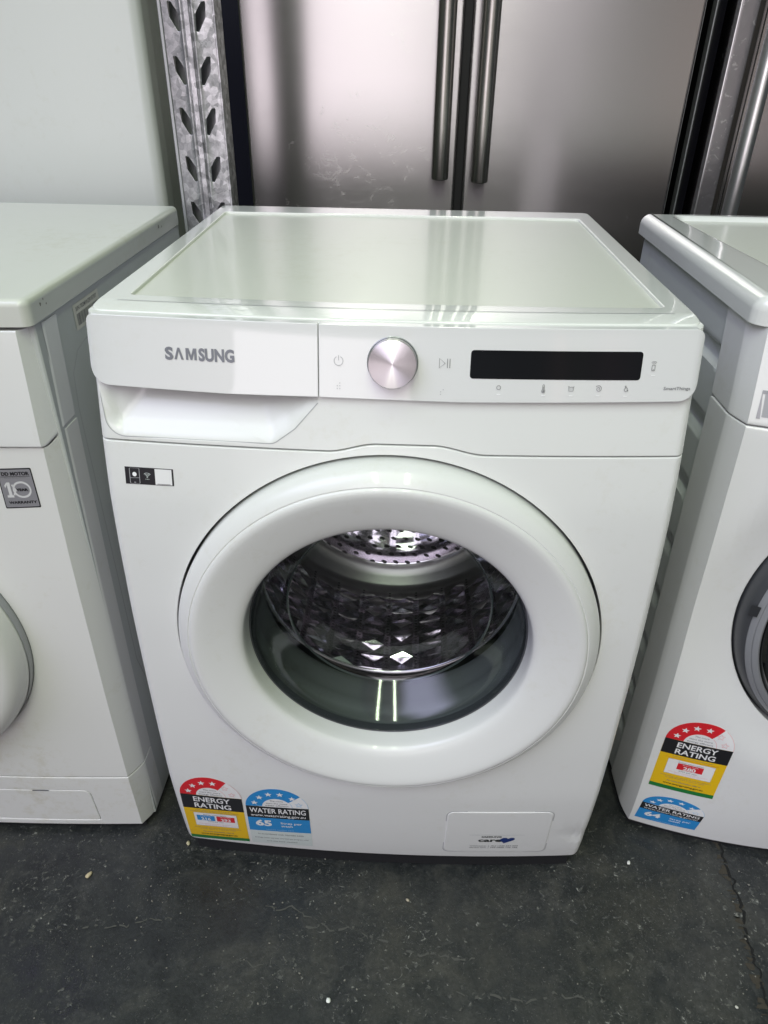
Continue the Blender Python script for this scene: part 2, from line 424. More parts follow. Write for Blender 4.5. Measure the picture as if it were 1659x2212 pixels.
def box(name, x0, y0, z0, x1, y1, z1, m, parent=None, bev=0, seg=2):
    bm = bmesh.new(); box_bm(bm, x0, y0, z0, x1, y1, z1, bev, seg); return link_mesh(name, bm, m, parent, 35)
def arc(cx, cy, r, a0, a1, n=12): return [(cx+r*math.cos(rad(a0+(a1-a0)*i/n)), cy+r*math.sin(rad(a0+(a1-a0)*i/n))) for i in range(n+1)]

# ---- flat printed graphics: a list of shapes laid on a surface
_tc = {}
def text_tris(s, bold=0):
    key = (s, bold)
    if key in _tc: return _tc[key]
    cu = D.curves.new('t', 'FONT'); cu.body = s; cu.size = 1; cu.resolution_u = 3; cu.offset = bold
    ob = D.objects.new('t', cu); COL.objects.link(ob)
    dg = bpy.context.evaluated_depsgraph_get(); me = ob.evaluated_get(dg).to_mesh()
    vs = [(v.co.x, v.co.y) for v in me.vertices]; fs = [tuple(p.vertices) for p in me.polygons]
    ob.evaluated_get(dg).to_mesh_clear(); D.objects.remove(ob); D.curves.remove(cu)
    if vs:
        x0 = min(v[0] for v in vs); x1 = max(v[0] for v in vs)
        vs = [(x-x0, y) for x, y in vs]; w = x1-x0
    else: w = 0
    _tc[key] = (vs, fs, w); return _tc[key]
class Print:
    """collects shapes as triangles with a colour and a layer height"""
    def __init__(s): s.v = []; s.f = []; s.mats = []; s.step = None
    def _mi(s, m):
        if m not in s.mats: s.mats.append(m)
        return s.mats.index(m)
    def poly(s, loop, m, layer=1, holes=(), grid=None):
        bm = bmesh.new(); ed = []
        for lp in [loop]+list(holes):
            vs = [bm.verts.new((x, y, 0)) for x, y in lp]
            for i in range(len(vs)): ed.append(bm.edges.new((vs[i], vs[(i+1) % len(vs)])))
        bmesh.ops.triangle_fill(bm, edges=ed, use_beauty=True)
        if grid:
            us = [p[0] for p in loop]; vv = [p[1] for p in loop]
            bisect_grid(bm, min(us), max(us), grid[0], 0); bisect_grid(bm, min(vv), max(vv), grid[1], 1)
        b = len(s.v); bm.verts.index_update()
        s.v += [(v.co.x, v.co.y, layer) for v in bm.verts]
        mi = s._mi(m); s.f += [(tuple(b+v.index for v in f.verts), mi) for f in bm.faces]; bm.free()
    def text(s, t, x, y, h, m, layer=3, bold=0, width=None, align='c', squeeze=1):
        """cap height h; centred at x (or left), baseline y; width fits the run"""
        vs, fs, w = text_tris(t, bold)
        if not w: return
        ky = h/.70; kx = (width/w) if width else ky*squeeze
        x0 = x-(w*kx/2 if align == 'c' else 0)
        b = len(s.v); s.v += [(x0+a*kx, y+c*ky, layer) for a, c in vs]
        mi = s._mi(m); s.f += [(tuple(b+i for i in f), mi) for f in fs]
    def stroke(s, pts, w, m, layer=2, closed=False):
        n = len(pts); b = len(s.v); mi = s._mi(m)
        for i in range(n):
            p = Vector(pts[i])
            a = Vector(pts[i-1]) if (i > 0 or closed) else p; c = Vector(pts[(i+1) % n]) if (i < n-1 or closed) else p
            d = (c-a); d = d.normalized() if d.length > 0 else Vector((1,0)); nn = Vector((-d.y, d.x))
            s.v += [(*(p+nn*w/2), layer), (*(p-nn*w/2), layer)]
        for i in range(n if closed else n-1):
            j = (i+1) % n; s.f.append(((b+2*i, b+2*i+1, b+2*j+1, b+2*j), mi))
    def star(s, x, y, r, m, layer=2, outline=False):
        pts = [(x+(r if k % 2 == 0 else r*.42)*math.sin(math.pi*k/5), y+(r if k % 2 == 0 else r*.42)*math.cos(math.pi*k/5)) for k in range(10)]
        if outline: s.stroke(pts, r*.16, m, layer, closed=True)
        else: s.poly(pts, m, layer)
    def build(s, name, F, parent, lh=.00022):
        bm = bmesh.new(); vs = [bm.verts.new(F(u, v, -.0003-l*lh)) for u, v, l in s.v]
        bm.faces.ensure_lookup_table()
        for ids, mi in s.f:
            try: f = bm.faces.new([vs[i] for i in ids]); f.material_index = mi
            except ValueError: pass
        bm.normal_update()
        for f in bm.faces:
            if f.normal.dot(s.facing) < 0: f.normal_flip()
        return link_mesh(name, bm, s.mats, parent, smooth=0)
    facing = FRONT
def bilin(BL, BR, TR, TL):
    def g(u, v):
        return ((1-u)*(1-v)*BL[0]+u*(1-v)*BR[0]+u*v*TR[0]+(1-u)*v*TL[0], (1-u)*(1-v)*BL[1]+u*(1-v)*BR[1]+u*v*TR[1]+(1-u)*v*TL[1])
    return g

# ------------------------------------------------------------------ floor and wall
def build_floor():
    bm = bmesh.new()
    n = 60; x0, x1, y0, y1 = -3.2, 3.4, -2.6, 2.1
    g = [[bm.verts.new((x0+(x1-x0)*i/n, y0+(y1-y0)*j/n, 0)) for i in range(n+1)] for j in range(n+1)]
    for j in range(n):
        for i in range(n): bm.faces.new((g[j][i], g[j][i+1], g[j+1][i+1], g[j+1][i]))
    return structure(link_mesh('floor', bm, M_FLOOR, None, 40, wn=False))
FLOOR = build_floor()
def crack(pts, w, m, z, name='crack', ragged=.6, sub=10, gaps=.0):
    """a ragged, broken ribbon following pts on the floor"""
    bm = bmesh.new(); P = []
    for (a, b) in zip(pts, pts[1:]):
        for k in range(sub): P.append(Vector(a).lerp(Vector(b), k/sub))
    P.append(Vector(pts[-1])); prev = None
    for i, p in enumerate(P):
        q = Vector((p.x+(noise.noise(Vector((i*.31, z*9000, 1)))*.006)+random.uniform(-.001,.001), p.y+noise.noise(Vector((i*.27, z*9000, 5)))*.008+random.uniform(-.0012,.0012)))
        if i < len(P)-1: d = (P[i+1]-p).normalized()
        nn = Vector((-d.y, d.x)); ww = w*(1+random.uniform(-ragged, ragged))*min(1, (i+.4)/4, (len(P)-i-.6)/4)
        cur = (bm.verts.new((q.x+nn.x*ww/2, q.y+nn.y*ww/2, z)), bm.verts.new((q.x-nn.x*ww/2, q.y-nn.y*ww/2, z)))
        if prev and random.random() > gaps: bm.faces.new((prev[0], prev[1], cur[1], cur[0]))
        prev = cur
    for f in bm.faces:
        f.normal_update()
        if f.normal.z < 0: f.normal_flip()
    link_mesh(name, bm, m, FLOOR, 0)
crack([(-.118,-.105),(-.07,-.105),(-.024,-.110),(.02,-.125),(.056,-.135),(.10,-.136),(.146,-.139)], .0026, M_CRACKP, .0006, gaps=.3)
crack([(-.176,-.078),(-.13,-.082),(-.085,-.093)], .0022, M_CRACKP, .0007, gaps=.35)
crack([(-.536,-.135),(-.47,-.128),(-.422,-.120),(-.37,-.118),(-.326,-.105),(-.29,-.103)], .0022, M_CRACKP, .0008, gaps=.45)
crack([(.10,-.186),(.155,-.183),(.20,-.189),(.25,-.178),(.302,-.187),(.34,-.20)], .0024, M_CRACKP, .0009, gaps=.3)
crack([(-.2,-.155),(-.15,-.158)], .0018, M_CRACKP, .0005, gaps=.2)
crack([(.545,.11),(.536,.075),(.534,.02),(.532,-.039),(.526,-.08),(.520,-.124),(.517,-.193),(.52,-.26)], .009, M_RUST, .0005, gaps=.30, ragged=.95, sub=18)
crack([(.548,.11),(.541,.075),(.538,.02),(.538,-.039),(.528,-.09),(.527,-.124),(.522,-.193),(.53,-.26)], .0032, M_CRACKD, .0010, gaps=.1, sub=14)

def pebble_mesh(bm, x, y, s, squash=.6, z=0):
    r = bmesh.ops.create_icosphere(bm, subdivisions=2 if s > .003 else 1, radius=1)
    sd = random.random()*100; ax = random.uniform(.7, 1.25); rz = random.random()*3.14
    cz, sz = math.cos(rz), math.sin(rz)
    for v in r['verts']:
        k = 1+.28*noise.noise(v.co*1.3+Vector((sd, 0, 0)))
        p = Vector((v.co.x*ax, v.co.y/ax, v.co.z*squash))*k*s
        v.co = Vector((x+p.x*cz-p.y*sz, y+p.x*sz+p.y*cz, z+p.z+s*squash*.85))
for (x, y, s, col, lab) in [
    (-.443, -.046, .0062, (.50,.42,.27), 'tan pebble on the dark floor in front of the left washing machine'),
    (-.307, .014, .0048, (.52,.46,.30), 'small cream pebble touching the bottom left corner of the middle washer'),
    (.042, -.060, .0038, (.42,.37,.28), 'small brownish pebble in front of the middle of the central washer'),
    (.386, .016, .0042, (.72,.72,.68), 'white crumb on the floor between the central and right washers'),
    (-.061, -.200, .0045, (.82,.84,.80), 'bright white flake of debris at the bottom edge of the photo'),
    (.480, -.182, .0034, (.66,.64,.58), 'pale grain near the long crack at the bottom right')]:
    bm = bmesh.new(); pebble_mesh(bm, x, y, s*.72)
    m = mat('pebble_%d' % int(x*1000), col, .7)
    o = link_mesh('pebble', bm, m, None, 60, wn=False); o['label'] = lab; o['category'] = 'pebble'; o['group'] = 'pebbles and crumbs lying on the floor'
def debris():
    bm = bmesh.new(); n = 0
    while n < 190:
        if random.random() < .62: x, y = random.gauss(-.24, .13), random.gauss(-.09, .075)
        elif random.random() < .4: x, y = random.gauss(.525, .02), random.uniform(-.24, .10)
        else: x, y = random.uniform(-.6, .62), random.uniform(-.26, .12)
        if y > .0 and -.3 < x < .3: continue
        pebble_mesh(bm, x, y, random.choice([.0006, .0008, .0009, .0012, .0016]), .5); n += 1
    o = link_mesh('floor_grit', bm, mat('pale_grit', (.20,.19,.165), .8), None, 60, wn=False)
    o['label'] = 'fine pale grit scattered over the dark concrete floor'; o['category'] = 'grit'; o['kind'] = 'stuff'
debris()
box('back_wall', -3.2, 2.0, 0, 3.4, 2.1, 2.4, M_WALL)['kind'] = 'structure'

# ------------------------------------------------------------------ central washing machine
W = thing('washing_machine', 'white front loader in the middle with a silver dial, black display and closed round door', 'washing machine', group=None)
PM = smooth_table([(.03,.004),(.06,-.002),(.12,-.010),(.2,-.018),(.3,-.021),(.4,-.022),(.5,-.021),(.6,-.016),(.66,-.011),(.722,0),(.765,.0098),(.90,.0391)], .012)
BUL = .0135
def dent(x, z):
    return .0028*math.exp(-((x-.285)/.022)**2-((z-.105)/.014)**2)
def Fm(x, z): return interp(z, PM)-BUL*(1-(x/.3)**2)+dent(x, z)
def edge_round(x, half, r):
    e = abs(x)-(half-r)
    if e <= 0: return 0
    e = min(e, r*.9999); return r-math.sqrt(r*r-e*e)
def SM(u, v, d): return Vector((u, Fm(u, v)+edge_round(u, .3, .010)+d, v))
ZS = .7218
def seam_z(x): return ZS+.0088*sstep(-.062, -.012, x)*(1-sstep(.045, .098, x))
seam = [(-.3+.6*i/90, seam_z(-.3+.6*i/90)) for i in range(91)]
DC = (.003, .4725); DD = (.002, .482)
ZB = .036
low = rounded([(-.3, ZB), (.3, ZB)]+[(x, z-.0009) for x, z in seam[::-1]], [.014, .014]+[0]*91)
edge_cuts = [(0, s*(.3-a)) for s in (-1, 1) for a in (.0004, .0015, .003, .005, .0075, .010)]
sheet('front_panel', low, [circle(*DC, .2476, 128)], SM, .03, .0012, M_ENAMEL, W, step=.02, facing=FRONT, cuts=edge_cuts)
# upper fascia with the scoop opening of the detergent drawer
scoop = rounded([(-.2955,.800),(-.2945,.7700),(-.2895,.7265),(-.1165,.7275),(-.0945,.7435),(-.0712,.7699),(-.0712,.800)], [.0,.01,.020,.014,.012,.0,.0], 8)
up_o = [(x, z+.0009) for x, z in seam]+[(.3,.846),(-.3,.846)]
sheet('upper_fascia', up_o, [scoop], SM, .03, .0008, M_ENAMEL, W, step=.02, facing=FRONT, cuts=edge_cuts)
# cabinet (sides, back, floor pan), dark inside
def cabinet():
    bm = bmesh.new()
    T = [ZB+.001+(.845-ZB)*i/24 for i in range(25)]
    for s in (-1, 1):
        prev = None
        for z in T:
            y0 = Fm(.3, z)+.0095
            row = [bm.verts.new((s*.2998, y, z)) for y in (y0, y0+.02, .2, .4, .588)]
            if prev:
                for i in range(4): bm.faces.new((prev[i], prev[i+1], row[i+1], row[i]))
            prev = row
    box_bm(bm, -.2998, .589, ZB, .2998, .592, .845)
    bmesh.ops.recalc_face_normals(bm, faces=bm.faces[:])
    link_mesh('cabinet', bm, M_ENAMEL, W, 30)
cabinet()
bm = bmesh.new(); box_bm(bm, -.294, .035, ZB+.004, .294, .585, ZB+.010); box_bm(bm, -.27, .03, .02, .27, .04, ZB+.01)
link_mesh('base_pan', bm, M_BLACKGAP, W, 0)
box('inner_baffle', -.292, .066, .62, .292, .069, .82, M_BLACKGAP, W)
for x in (-.25, .25):
    for y in (.06, .54):
        bm = bmesh.new(); bmesh.ops.create_cone(bm, cap_ends=True, segments=24, radius1=.02, radius2=.017, depth=ZB+.006, matrix=Matrix.Translation((x, y, (ZB+.006)/2)))
        link_mesh('foot', bm, M_BLACKPL, W, 30)
def shade_strip(x0, x1, F, rec, z1, parent):  # black strip added under a washer front as its dark shadow band
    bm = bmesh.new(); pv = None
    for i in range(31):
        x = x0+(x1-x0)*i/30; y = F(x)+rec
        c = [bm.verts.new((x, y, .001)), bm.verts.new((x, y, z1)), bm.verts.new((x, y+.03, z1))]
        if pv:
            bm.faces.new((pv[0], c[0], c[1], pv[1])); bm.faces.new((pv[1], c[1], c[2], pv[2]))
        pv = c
    link_mesh('base_shade_strip', bm, M_BLACKGAP, parent, 0)
shade_strip(-.288, .288, lambda x: Fm(x, ZB), .009, ZB+.002, W)
# worktop: glossy rim with a matt recessed panel
def ST(zt):
    def f(u, v, d):
        e = max(0, (.085-v)/.055); 
        return Vector((u, v-BUL*(1-(u/.3)**2)*sstep(.25, .03, v)*.95, zt-.0050*max(0, e-.42)**1.5*1.6-d))
    return f
TOPF = ST(.850)
top_o = rounded([(-.2985,.0335),(.2985,.0335),(.2975,.600),(-.2975,.600)], [.012,.012,.01,.01], 6)
rec = rounded([(-.2715,.079),(.2735,.079),(.2735,.548),(-.2800,.545)], .006, 4)
sheet('worktop_rim', top_o, [rec], TOPF, .014, .0016, M_TOPRIM, W, step=.03, facing=UP, cuts=[(1, a) for a in (.036,.04,.045,.05,.056,.062,.07)])
sheet('worktop_panel', offset(orient(rec, True), -.002), [], lambda u, v, d: Vector((u, v-BUL*(1-(u/.3)**2)*sstep(.25, .03, v)*.95, .8466-d)), .001, 0, M_TOP, W, step=.04, facing=UP)
# step line along the front of the worktop
P = Print(); P.facing = UP
P.stroke([(-.278+.556*i/40, .0585) for i in range(41)], .0011, M_ICONL, 1)
P.build('worktop_groove', lambda u, v, d: TOPF(u, v, d), W)
# control plates
def SP(u, v, d): return Vector((u, Fm(u, v)+edge_round(u, .3, .007)*.6-.0055+d, v))
left_plate = rounded([(-.2985,.8462),(-.2992,.7795),(-.162,.7770),(-.0699,.7778),(-.0699,.8462)], [.008,.019,.0,.0008,.0008], 8)
right_plate = rounded([(-.0692,.8462),(-.0692,.7778),(.07,.7764),(.2990,.7790),(.2985,.8462)], [.0015,.0015,0,.018,.009], 8)
DRW = sheet('detergent_drawer', left_plate, [], SP, .0070, .0006, M_PANEL, W, step=.02, facing=FRONT, cuts=edge_cuts)
CTL = sheet('control_panel', right_plate, [], SP, .0070, .0006, M_PANEL, W, step=.02, facing=FRONT, cuts=edge_cuts)
# drawer scoop (recess under the drawer plate)
def seg_dist(px, py, pts):
    best = 1e9
    for (ax, ay), (bx, by) in zip(pts, pts[1:]):
        vx, vy = bx-ax, by-ay; t = max(0, min(1, ((px-ax)*vx+(py-ay)*vy)/max(1e-12, vx*vx+vy*vy)))
        best = min(best, math.hypot(px-ax-t*vx, py-ay-t*vy))
    return best
so = orient(scoop, True)
lowpts = [p for p in scoop if p[1] < .7995]
lowpts = [(-.2955,.80)]+lowpts+[(-.0712,.80)]
def SS(u, v, d):
    q = seg_dist(u, v, lowpts); k = sstep(0, .016, q)*.008+sstep(.006, .05, q)*.015
    return Vector((u, Fm(u, v)+.0006+k+d, v))
sheet('drawer_scoop', offset(so, -.0002), [], SS, .0, 0, M_ENAMEL, DRW, step=.004, facing=FRONT, smooth=60)
P = Print(); P.stroke(lowpts[3:-1], .0009, M_ICONL, 0); P.build('scoop_seam', SM, DRW)
# wordmark
P = Print(); P.text('S', -.2163, .8080, .0110, M_LOGO, 1, bold=.045, width=.0084)
P.poly([(-.2113,.8080),(-.2077,.8190),(-.2055,.8190),(-.2019,.8080),(-.2043,.8080),(-.2066,.8158),(-.2089,.8080)], M_LOGO, 1)
mx = -.1996
P.poly([(mx,.8080),(mx,.8190),(mx+.0032,.8190),(mx+.0054,.8122),(mx+.0076,.8190),(mx+.0108,.8190),(mx+.0108,.8080),(mx+.0084,.8080),(mx+.0084,.8148),(mx+.0063,.8080),(mx+.0045,.8080),(mx+.0024,.8148),(mx+.0024,.8080)], M_LOGO, 1)
P.text('SUNG', -.1692, .8080, .0110, M_LOGO, 1, bold=.045, width=.0355)
P.build('brand_lettering', SP, DRW)
# display
sheet('display', rect(.0765,.7995,.2410,.8260,.003,4), [], lambda u, v, d: SP(u, v, d-.0005), .001, .0004, M_DISPLAY, CTL, facing=FRONT)
# printed symbols
w = .0005
def sym(cx, cz, s):
    return lambda pts: [(cx+a*s, cz+b*s) for a, b in pts]
P = Print()
P.stroke(arc(-.0500, .8130, .0043, 115, 425, 20), w, M_ICONL); P.stroke([(-.0500,.8135),(-.0500,.8182)], w, M_ICONL)
P.build('power_symbol', SP, CTL); P = Print()
P.stroke([(.0468,.8090),(.0468,.8178),(.0523,.8134)], w*1.3, M_ICON, closed=True)
P.stroke([(.0545,.8090),(.0545,.8178)], w*1.3, M_ICON); P.stroke([(.0568,.8090),(.0568,.8178)], w*1.3, M_ICON)
P.build('start_symbol', SP, CTL); P = Print()
P.stroke(circle(.1050,.7917,.0019,20), w, M_ICON, closed=True)
P.build('program_symbol', SP, CTL); P = Print()
g = sym(.1483,.7914,1)                                          # thermometer
P.stroke([(a+.1483, b+.7914) for a, b in arc(0,-.0024,.0016,120,420,12)]+[(.1491,.7945),(.1483,.7953),(.1475,.7945)], w, M_ICON, closed=True)
P.poly(circle(.1483,.7890,.0009,10), M_ICON, 3); P.stroke([(.1483,.7893),(.1483,.7930)], w*.8, M_ICON)
P.build('thermometer_symbol', SP, CTL); P = Print()
P.stroke([(.1725,.7940),(.1732,.7892),(.1770,.7892),(.1777,.7940)], w, M_ICON)   # wash tub
P.stroke([(.1728+.0046*i/10,.7928+.0005*math.sin(i*1.25)) for i in range(11)], w*.8, M_ICON)
for a, b in ((.1740,.7912),(.1751,.7905),(.1761,.7914)): P.poly(circle(a, b, .0003, 6), M_ICON)
P.build('wash_tub_symbol', SP, CTL); P = Print()
P.stroke([(.2018+.0009*(1+k*.13)*math.cos(k*.42), .7915+.0009*(1+k*.13)*math.sin(k*.42)) for k in range(-4, 22)], w, M_ICON)  # spin spiral
P.build('spin_symbol', SP, CTL); P = Print()
P.stroke([(.2266,.7912),(.2272,.7896),(.2285,.7889),(.2297,.7893)], w, M_ICON)   # hand with plus
P.stroke([(.2266,.7912),(.2275,.7920),(.2275,.7945),(.2283,.7945),(.2283,.7922)], w, M_ICON); P.stroke([(.2283,.7926),(.2291,.7928),(.2291,.7921),(.2299,.7924),(.2300,.7915)], w, M_ICON)
P.stroke([(.2292,.7902),(.2310,.7902)], w, M_ICON); P.stroke([(.2301,.7893),(.2301,.7911)], w, M_ICON)
P.build('hand_symbol', SP, CTL); P = Print()
P.stroke(rect(.2508,.8088,.2537,.8140,.0005,2), w, M_ICON, closed=True); P.stroke([(.2517,.8100),(.2528,.8100)], w, M_ICON)
P.stroke(arc(.2523,.8140,.0021,40,140,6), w*.8, M_ICON); P.stroke(arc(.2523,.8140,.0034,40,140,6), w*.8, M_ICON)
P.build('phone_symbol', SP, CTL); P = Print()
for a, b in ((.1054,.7850),(.1487,.7848),(.1755,.7846),(.2017,.7847),(.2286,.7845),(.2529,.8043)):
    P = Print(); P.poly(rect(a-.0018, b-.0003, a+.0018, b+.0003), M_DASH); P.build('indicator_dash', SP, CTL)
P = Print()
for k in range(3):
    for a in (-.0512, -.0487):
        if (k, a) != (2, -.0512): P.poly(circle(a, .7870+k*.0026, .00055, 8), M_ICONL)
P.build('tactile_dots', SP, CTL); P = Print()
for a, b in ((.0492,.7842),(.0492,.7865),(.0517,.7886)): P.poly(circle(a, b, .00055, 8), M_ICONL)
P.build('tactile_dots', SP, CTL); P = Print()
P.text('SmartThings', .2783, .7905, .0030, M_ICON, 2, bold=.012, width=.0262)
P.build('panel_lettering', SP, CTL)
# dial
dc = (.0020, .8115); yd = Fm(*dc)
lathe('dial', [(0, yd-.0190),(.0222, yd-.0190),(.0226, yd-.0189),(.0232, yd-.0180),(.0234, yd-.0165),(.0231, yd-.001)], dc, M_DIAL, CTL, 96, 25)
DIAL = D.objects['dial']
lathe('dial_collar', [(.0232, yd-.0060),(.0240, yd-.0066),(.0246, yd-.0062),(.0248, yd-.0050)], dc, M_GREYPL, CTL, 64)
for o in (DIAL, D.objects['dial_collar']):             # the knob stands square to the leaning panel
    rm = Matrix.Translation((dc[0], yd, dc[1])) @ Matrix.Rotation(rad(-12.2), 4, 'X') @ Matrix.Translation((-dc[0], -yd, -dc[1]))
    if o.name == 'dial': o.matrix_local = Matrix.Translation((dc[0], yd, dc[1])) @ Matrix.Rotation(rad(-12.2), 4, 'X'); o.data.transform(Matrix.Translation((-dc[0], -yd, -dc[1])))
    else: o.data.transform(rm)
# --- door
door = lathe('door', [(.2360,.02),(.2440,.012),(.2446,-.027),(.2442,-.0315),(.2425,-.036),(.2390,-.0403),(.2345,-.0437),(.2305,-.0463),(.2296,-.0467),(.2291,-.0460),(.2284,-.0460),(.2279,-.0474),(.2258,-.0486),(.2225,-.0492),(.2180,-.0487),(.2100,-.0468),(.2000,-.0441),(.1900,-.0413),(.1820,-.0389),(.1770,-.0370),(.1735,-.0352),(.1705,-.0330),(.1690,-.0298),(.1680,-.0240),(.1672,-.0150),(.1665,-.0080)], DC, M_ENAMEL, W, 192, 50)
lathe('door_inner_trim', [(.1668,-.0085),(.1658,-.0096),(.1648,-.0090),(.1640,-.0060),(.1636,.002)], DC, M_GREYPLD, door, 128)
lathe('door_glass', [(.1644,-.0085),(.1632,-.002),(.1600,.0055),(.1555,.0130),(.1500,.0205),(.1442,.0280),(.1390,.0345),(.1345,.0400),(.1310,.0445),(.1280,.0480),(.1240,.0500),(.118,.0510),(.09,.047),(.05,.042),(0,.040)], DC, M_GLASS, door, 160, 60)
lathe('glass_rim', [(.1302,.0462),(.1292,.0474),(.1282,.0482)], DC, mat('glass_rim_highlight', (.07,.08,.08), .12, 0, coat=1), door, 160, 60)
# rubber gasket, drum
gk = lathe('rubber_gasket', [(.250,.012),(.225,.010),(.205,.004),(.190,.004),(.180,.006),(.1755,.010),(.174,.018),(.1765,.024),(.1745,.032),(.171,.040),(.1735,.050),(.1725,.062),(.169,.074),(.168,.084),(.172,.090),(.240,.092)], DC, M_RUBBER, W, 128, 60)
R0 = .240; Y0, Y1 = .098, .392
def drum():
    d = lathe('drum', [(.172,.0935),(.1690,.0942),(.1682,.0956),(.1690,.0975),(.185,.103),(.222,.103),(R0,.112)], DD, M_DRUM, W, 128, 50)
    bm = bmesh.new(); uvl = bm.loops.layers.uv.new('UVMap')
    ncol = 32; nrow = 9; strip = .22; hp = .0043
    ys, ye = Y0+.018, Y1-.028
    def P3(a, y, h): r = R0-h; return Vector((DD[0]+r*math.cos(a), y, DD[1]+r*math.sin(a)))
    da = 2*math.pi/ncol; dy = (ye-ys)/nrow
    for c in range(ncol):
        a0 = c*da; a1 = a0+da*(1-strip); a2 = a0+da
        for r in range(nrow):
            y0 = ys+r*dy; y1 = y0+dy; ym = (y0+y1)/2; am = (a0+a1)/2
            # two stacked, offset pyramids per cell so that the facets make diamonds
            q = [P3(a0,y0,0), P3(am,y0,.0006), P3(a1,y0,0), P3(a1,ym,.0006), P3(a1,y1,0), P3(am,y1,.0006), P3(a0,y1,0), P3(a0,ym,.0006), P3(am+da*.09*random.uniform(-1,1),ym-dy*.25+dy*.08*random.uniform(-1,1),hp*random.uniform(.62,1.45))]
            v = [bm.verts.new(p) for p in q]
            for i in range(8):
                if i % 2 == 0: pass
            idx = [(0,2),(2,4),(4,6),(6,0)]
            for a, b in idx:
                mid = {0:1,2:3,4:5,6:7}[a]
                f = bm.faces.new((v[a], v[mid], v[8])); f2 = bm.faces.new((v[mid], v[b], v[8]))
                for ff in (f, f2):
                    for lp in ff.loops: lp[uvl].uv = (0, 0)
            # perforated strip beside it
            s = [bm.verts.new(P3(a1,y0,0)), bm.verts.new(P3(a2,y0,0)), bm.verts.new(P3(a2,y1,0)), bm.verts.new(P3(a1,y1,0))]
            f = bm.faces.new(s)
            for lp, uv in zip(f.loops, ((0,0),(1,0),(1,4),(0,4))): lp[uvl].uv = uv
    # plain bands at both ends
    for (ya, yb) in ((Y0+.012, ys), (ye, Y1)):
        n = 104
        for i in range(n):
            a0 = 2*math.pi*i/n; a1 = 2*math.pi*(i+1)/n
            f = bm.faces.new([bm.verts.new(P3(a0,ya,0)), bm.verts.new(P3(a1,ya,0)), bm.verts.new(P3(a1,yb,0)), bm.verts.new(P3(a0,yb,0))])
            for lp in f.loops: lp[uvl].uv = (0, 0)
    bmesh.ops.remove_doubles(bm, verts=bm.verts[:], dist=1e-5)
    for f in bm.faces:
        f.normal_update(); c = f.calc_center_median()
        if f.normal.dot(Vector((DD[0]-c.x, 0, DD[1]-c.z))) < 0: f.normal_flip()
    link_mesh('drum_wall', bm, M_DRUMH, d, 8, wn=False)
    lathe('drum_seam_ring', [(R0,Y1-.030),(.2365,Y1-.026),(.2368,Y1-.020),(.231,Y1-.016),(.222,Y1-.006),(.213,Y1+.000),(.205,Y1+.004),(.200,Y1+.004)], DD, M_DRUMRING, d, 128, 60)
    # perforated back plate
    bm = bmesh.new(); uvl = bm.loops.layers.uv.new('UVMap'); n = 96; radii = [.200,.198,.150,.100,.06,.012]
    rg = []
    for k, r in enumerate(radii):
        yy = Y1+.004+(.0015 if k >= 1 else 0)
        rg.append([bm.verts.new((DD[0]+r*math.cos(2*math.pi*i/n), yy, DD[1]+r*math.sin(2*math.pi*i/n))) for i in range(n)])
    for a, b in zip(rg, rg[1:]):
        for i in range(n):
            f = bm.faces.new((a[i], a[(i+1)%n], b[(i+1)%n], b[i]))
            for lp in f.loops:
                x, z = lp.vert.co.x-DD[0], lp.vert.co.z-DD[1]; lp[uvl].uv = ((x+z*.5)/.021, z/.017)
    bmesh.ops.recalc_face_normals(bm, faces=bm.faces[:])
    if sum(f.normal.y for f in bm.faces) > 0: bmesh.ops.reverse_faces(bm, faces=bm.faces[:])
    link_mesh('drum_back_plate', bm, M_DRUMH, d, 60, wn=False)
    # lifter paddle
    for ang in (150, 30):
        bm = bmesh.new()
        a = rad(ang); c = Vector((DD[0]+math.cos(a)*(R0-.02), .245, DD[1]+math.sin(a)*(R0-.02)))
        r = bmesh.ops.create_cube(bm, size=1)
        rot = Matrix.Rotation(-a+math.pi/2, 3, 'Y')
        for v in r['verts']:
            t = v.co.copy(); wv = .022 if t.z < 0 else .055
            v.co = c+rot @ Vector((t.x*wv, t.y*(.20 if t.z < 0 else .25), t.z*.045))
        bmesh.ops.bevel(bm, geom=list({e for v in r['verts'] for e in v.link_edges}), offset=.006, segments=3, affect='EDGES')
        link_mesh('drum_lifter', bm, mat('smoky_grey_plastic', (.16,.17,.16), .2, coat=.6), d, 40)
drum()
# filter cover
fo = rounded([(.0928,.0555),(.2440,.0545),(.2425,.1690),(.0928,.1690)], .010, 6)
FC = sheet('filter_cover', fo, [], lambda u, v, d: SM(u, v, d-.0010), .003, .0013, M_ENAMEL, W, step=.02, facing=FRONT)
P = Print()
P.stroke(offset(orient(fo, True), -.0009), .0013, M_ICONL, 0, closed=True)
P.build('cover_gap', SM, W, lh=.0001)
P = Print()
P.stroke([(.128+.08*i/8,.1085) for i in range(9)], .0006, M_FAINT, 1)
P.text('SAMSUNG', .1605, .1012, .0036, M_SBLK, 1, bold=.035, width=.029)
P.text('care', .1590, .0885, .0090, M_SBLK, 1, bold=.03, width=.034)
h = [(.1835+.0105*(16*math.sin(t)**3)/16, .0935+.0095*(13*math.cos(t)-5*math.cos(2*t)-2*math.cos(3*t)-math.cos(4*t))/16) for t in [2*math.pi*i/28 for i in range(28)]]
P.poly([(a+.35*(b-.0935), b) for a, b in h], M_NAVY, 2)
P.text('samsung.com.au', .1430, .0745, .0026, M_ICON, 1, bold=.02, width=.024); P.text('service care', .1430, .0695, .0026, M_ICON, 1, bold=.02, width=.024)
P.stroke([(.1585,.0690),(.1585,.0780)], .0005, M_ICON)
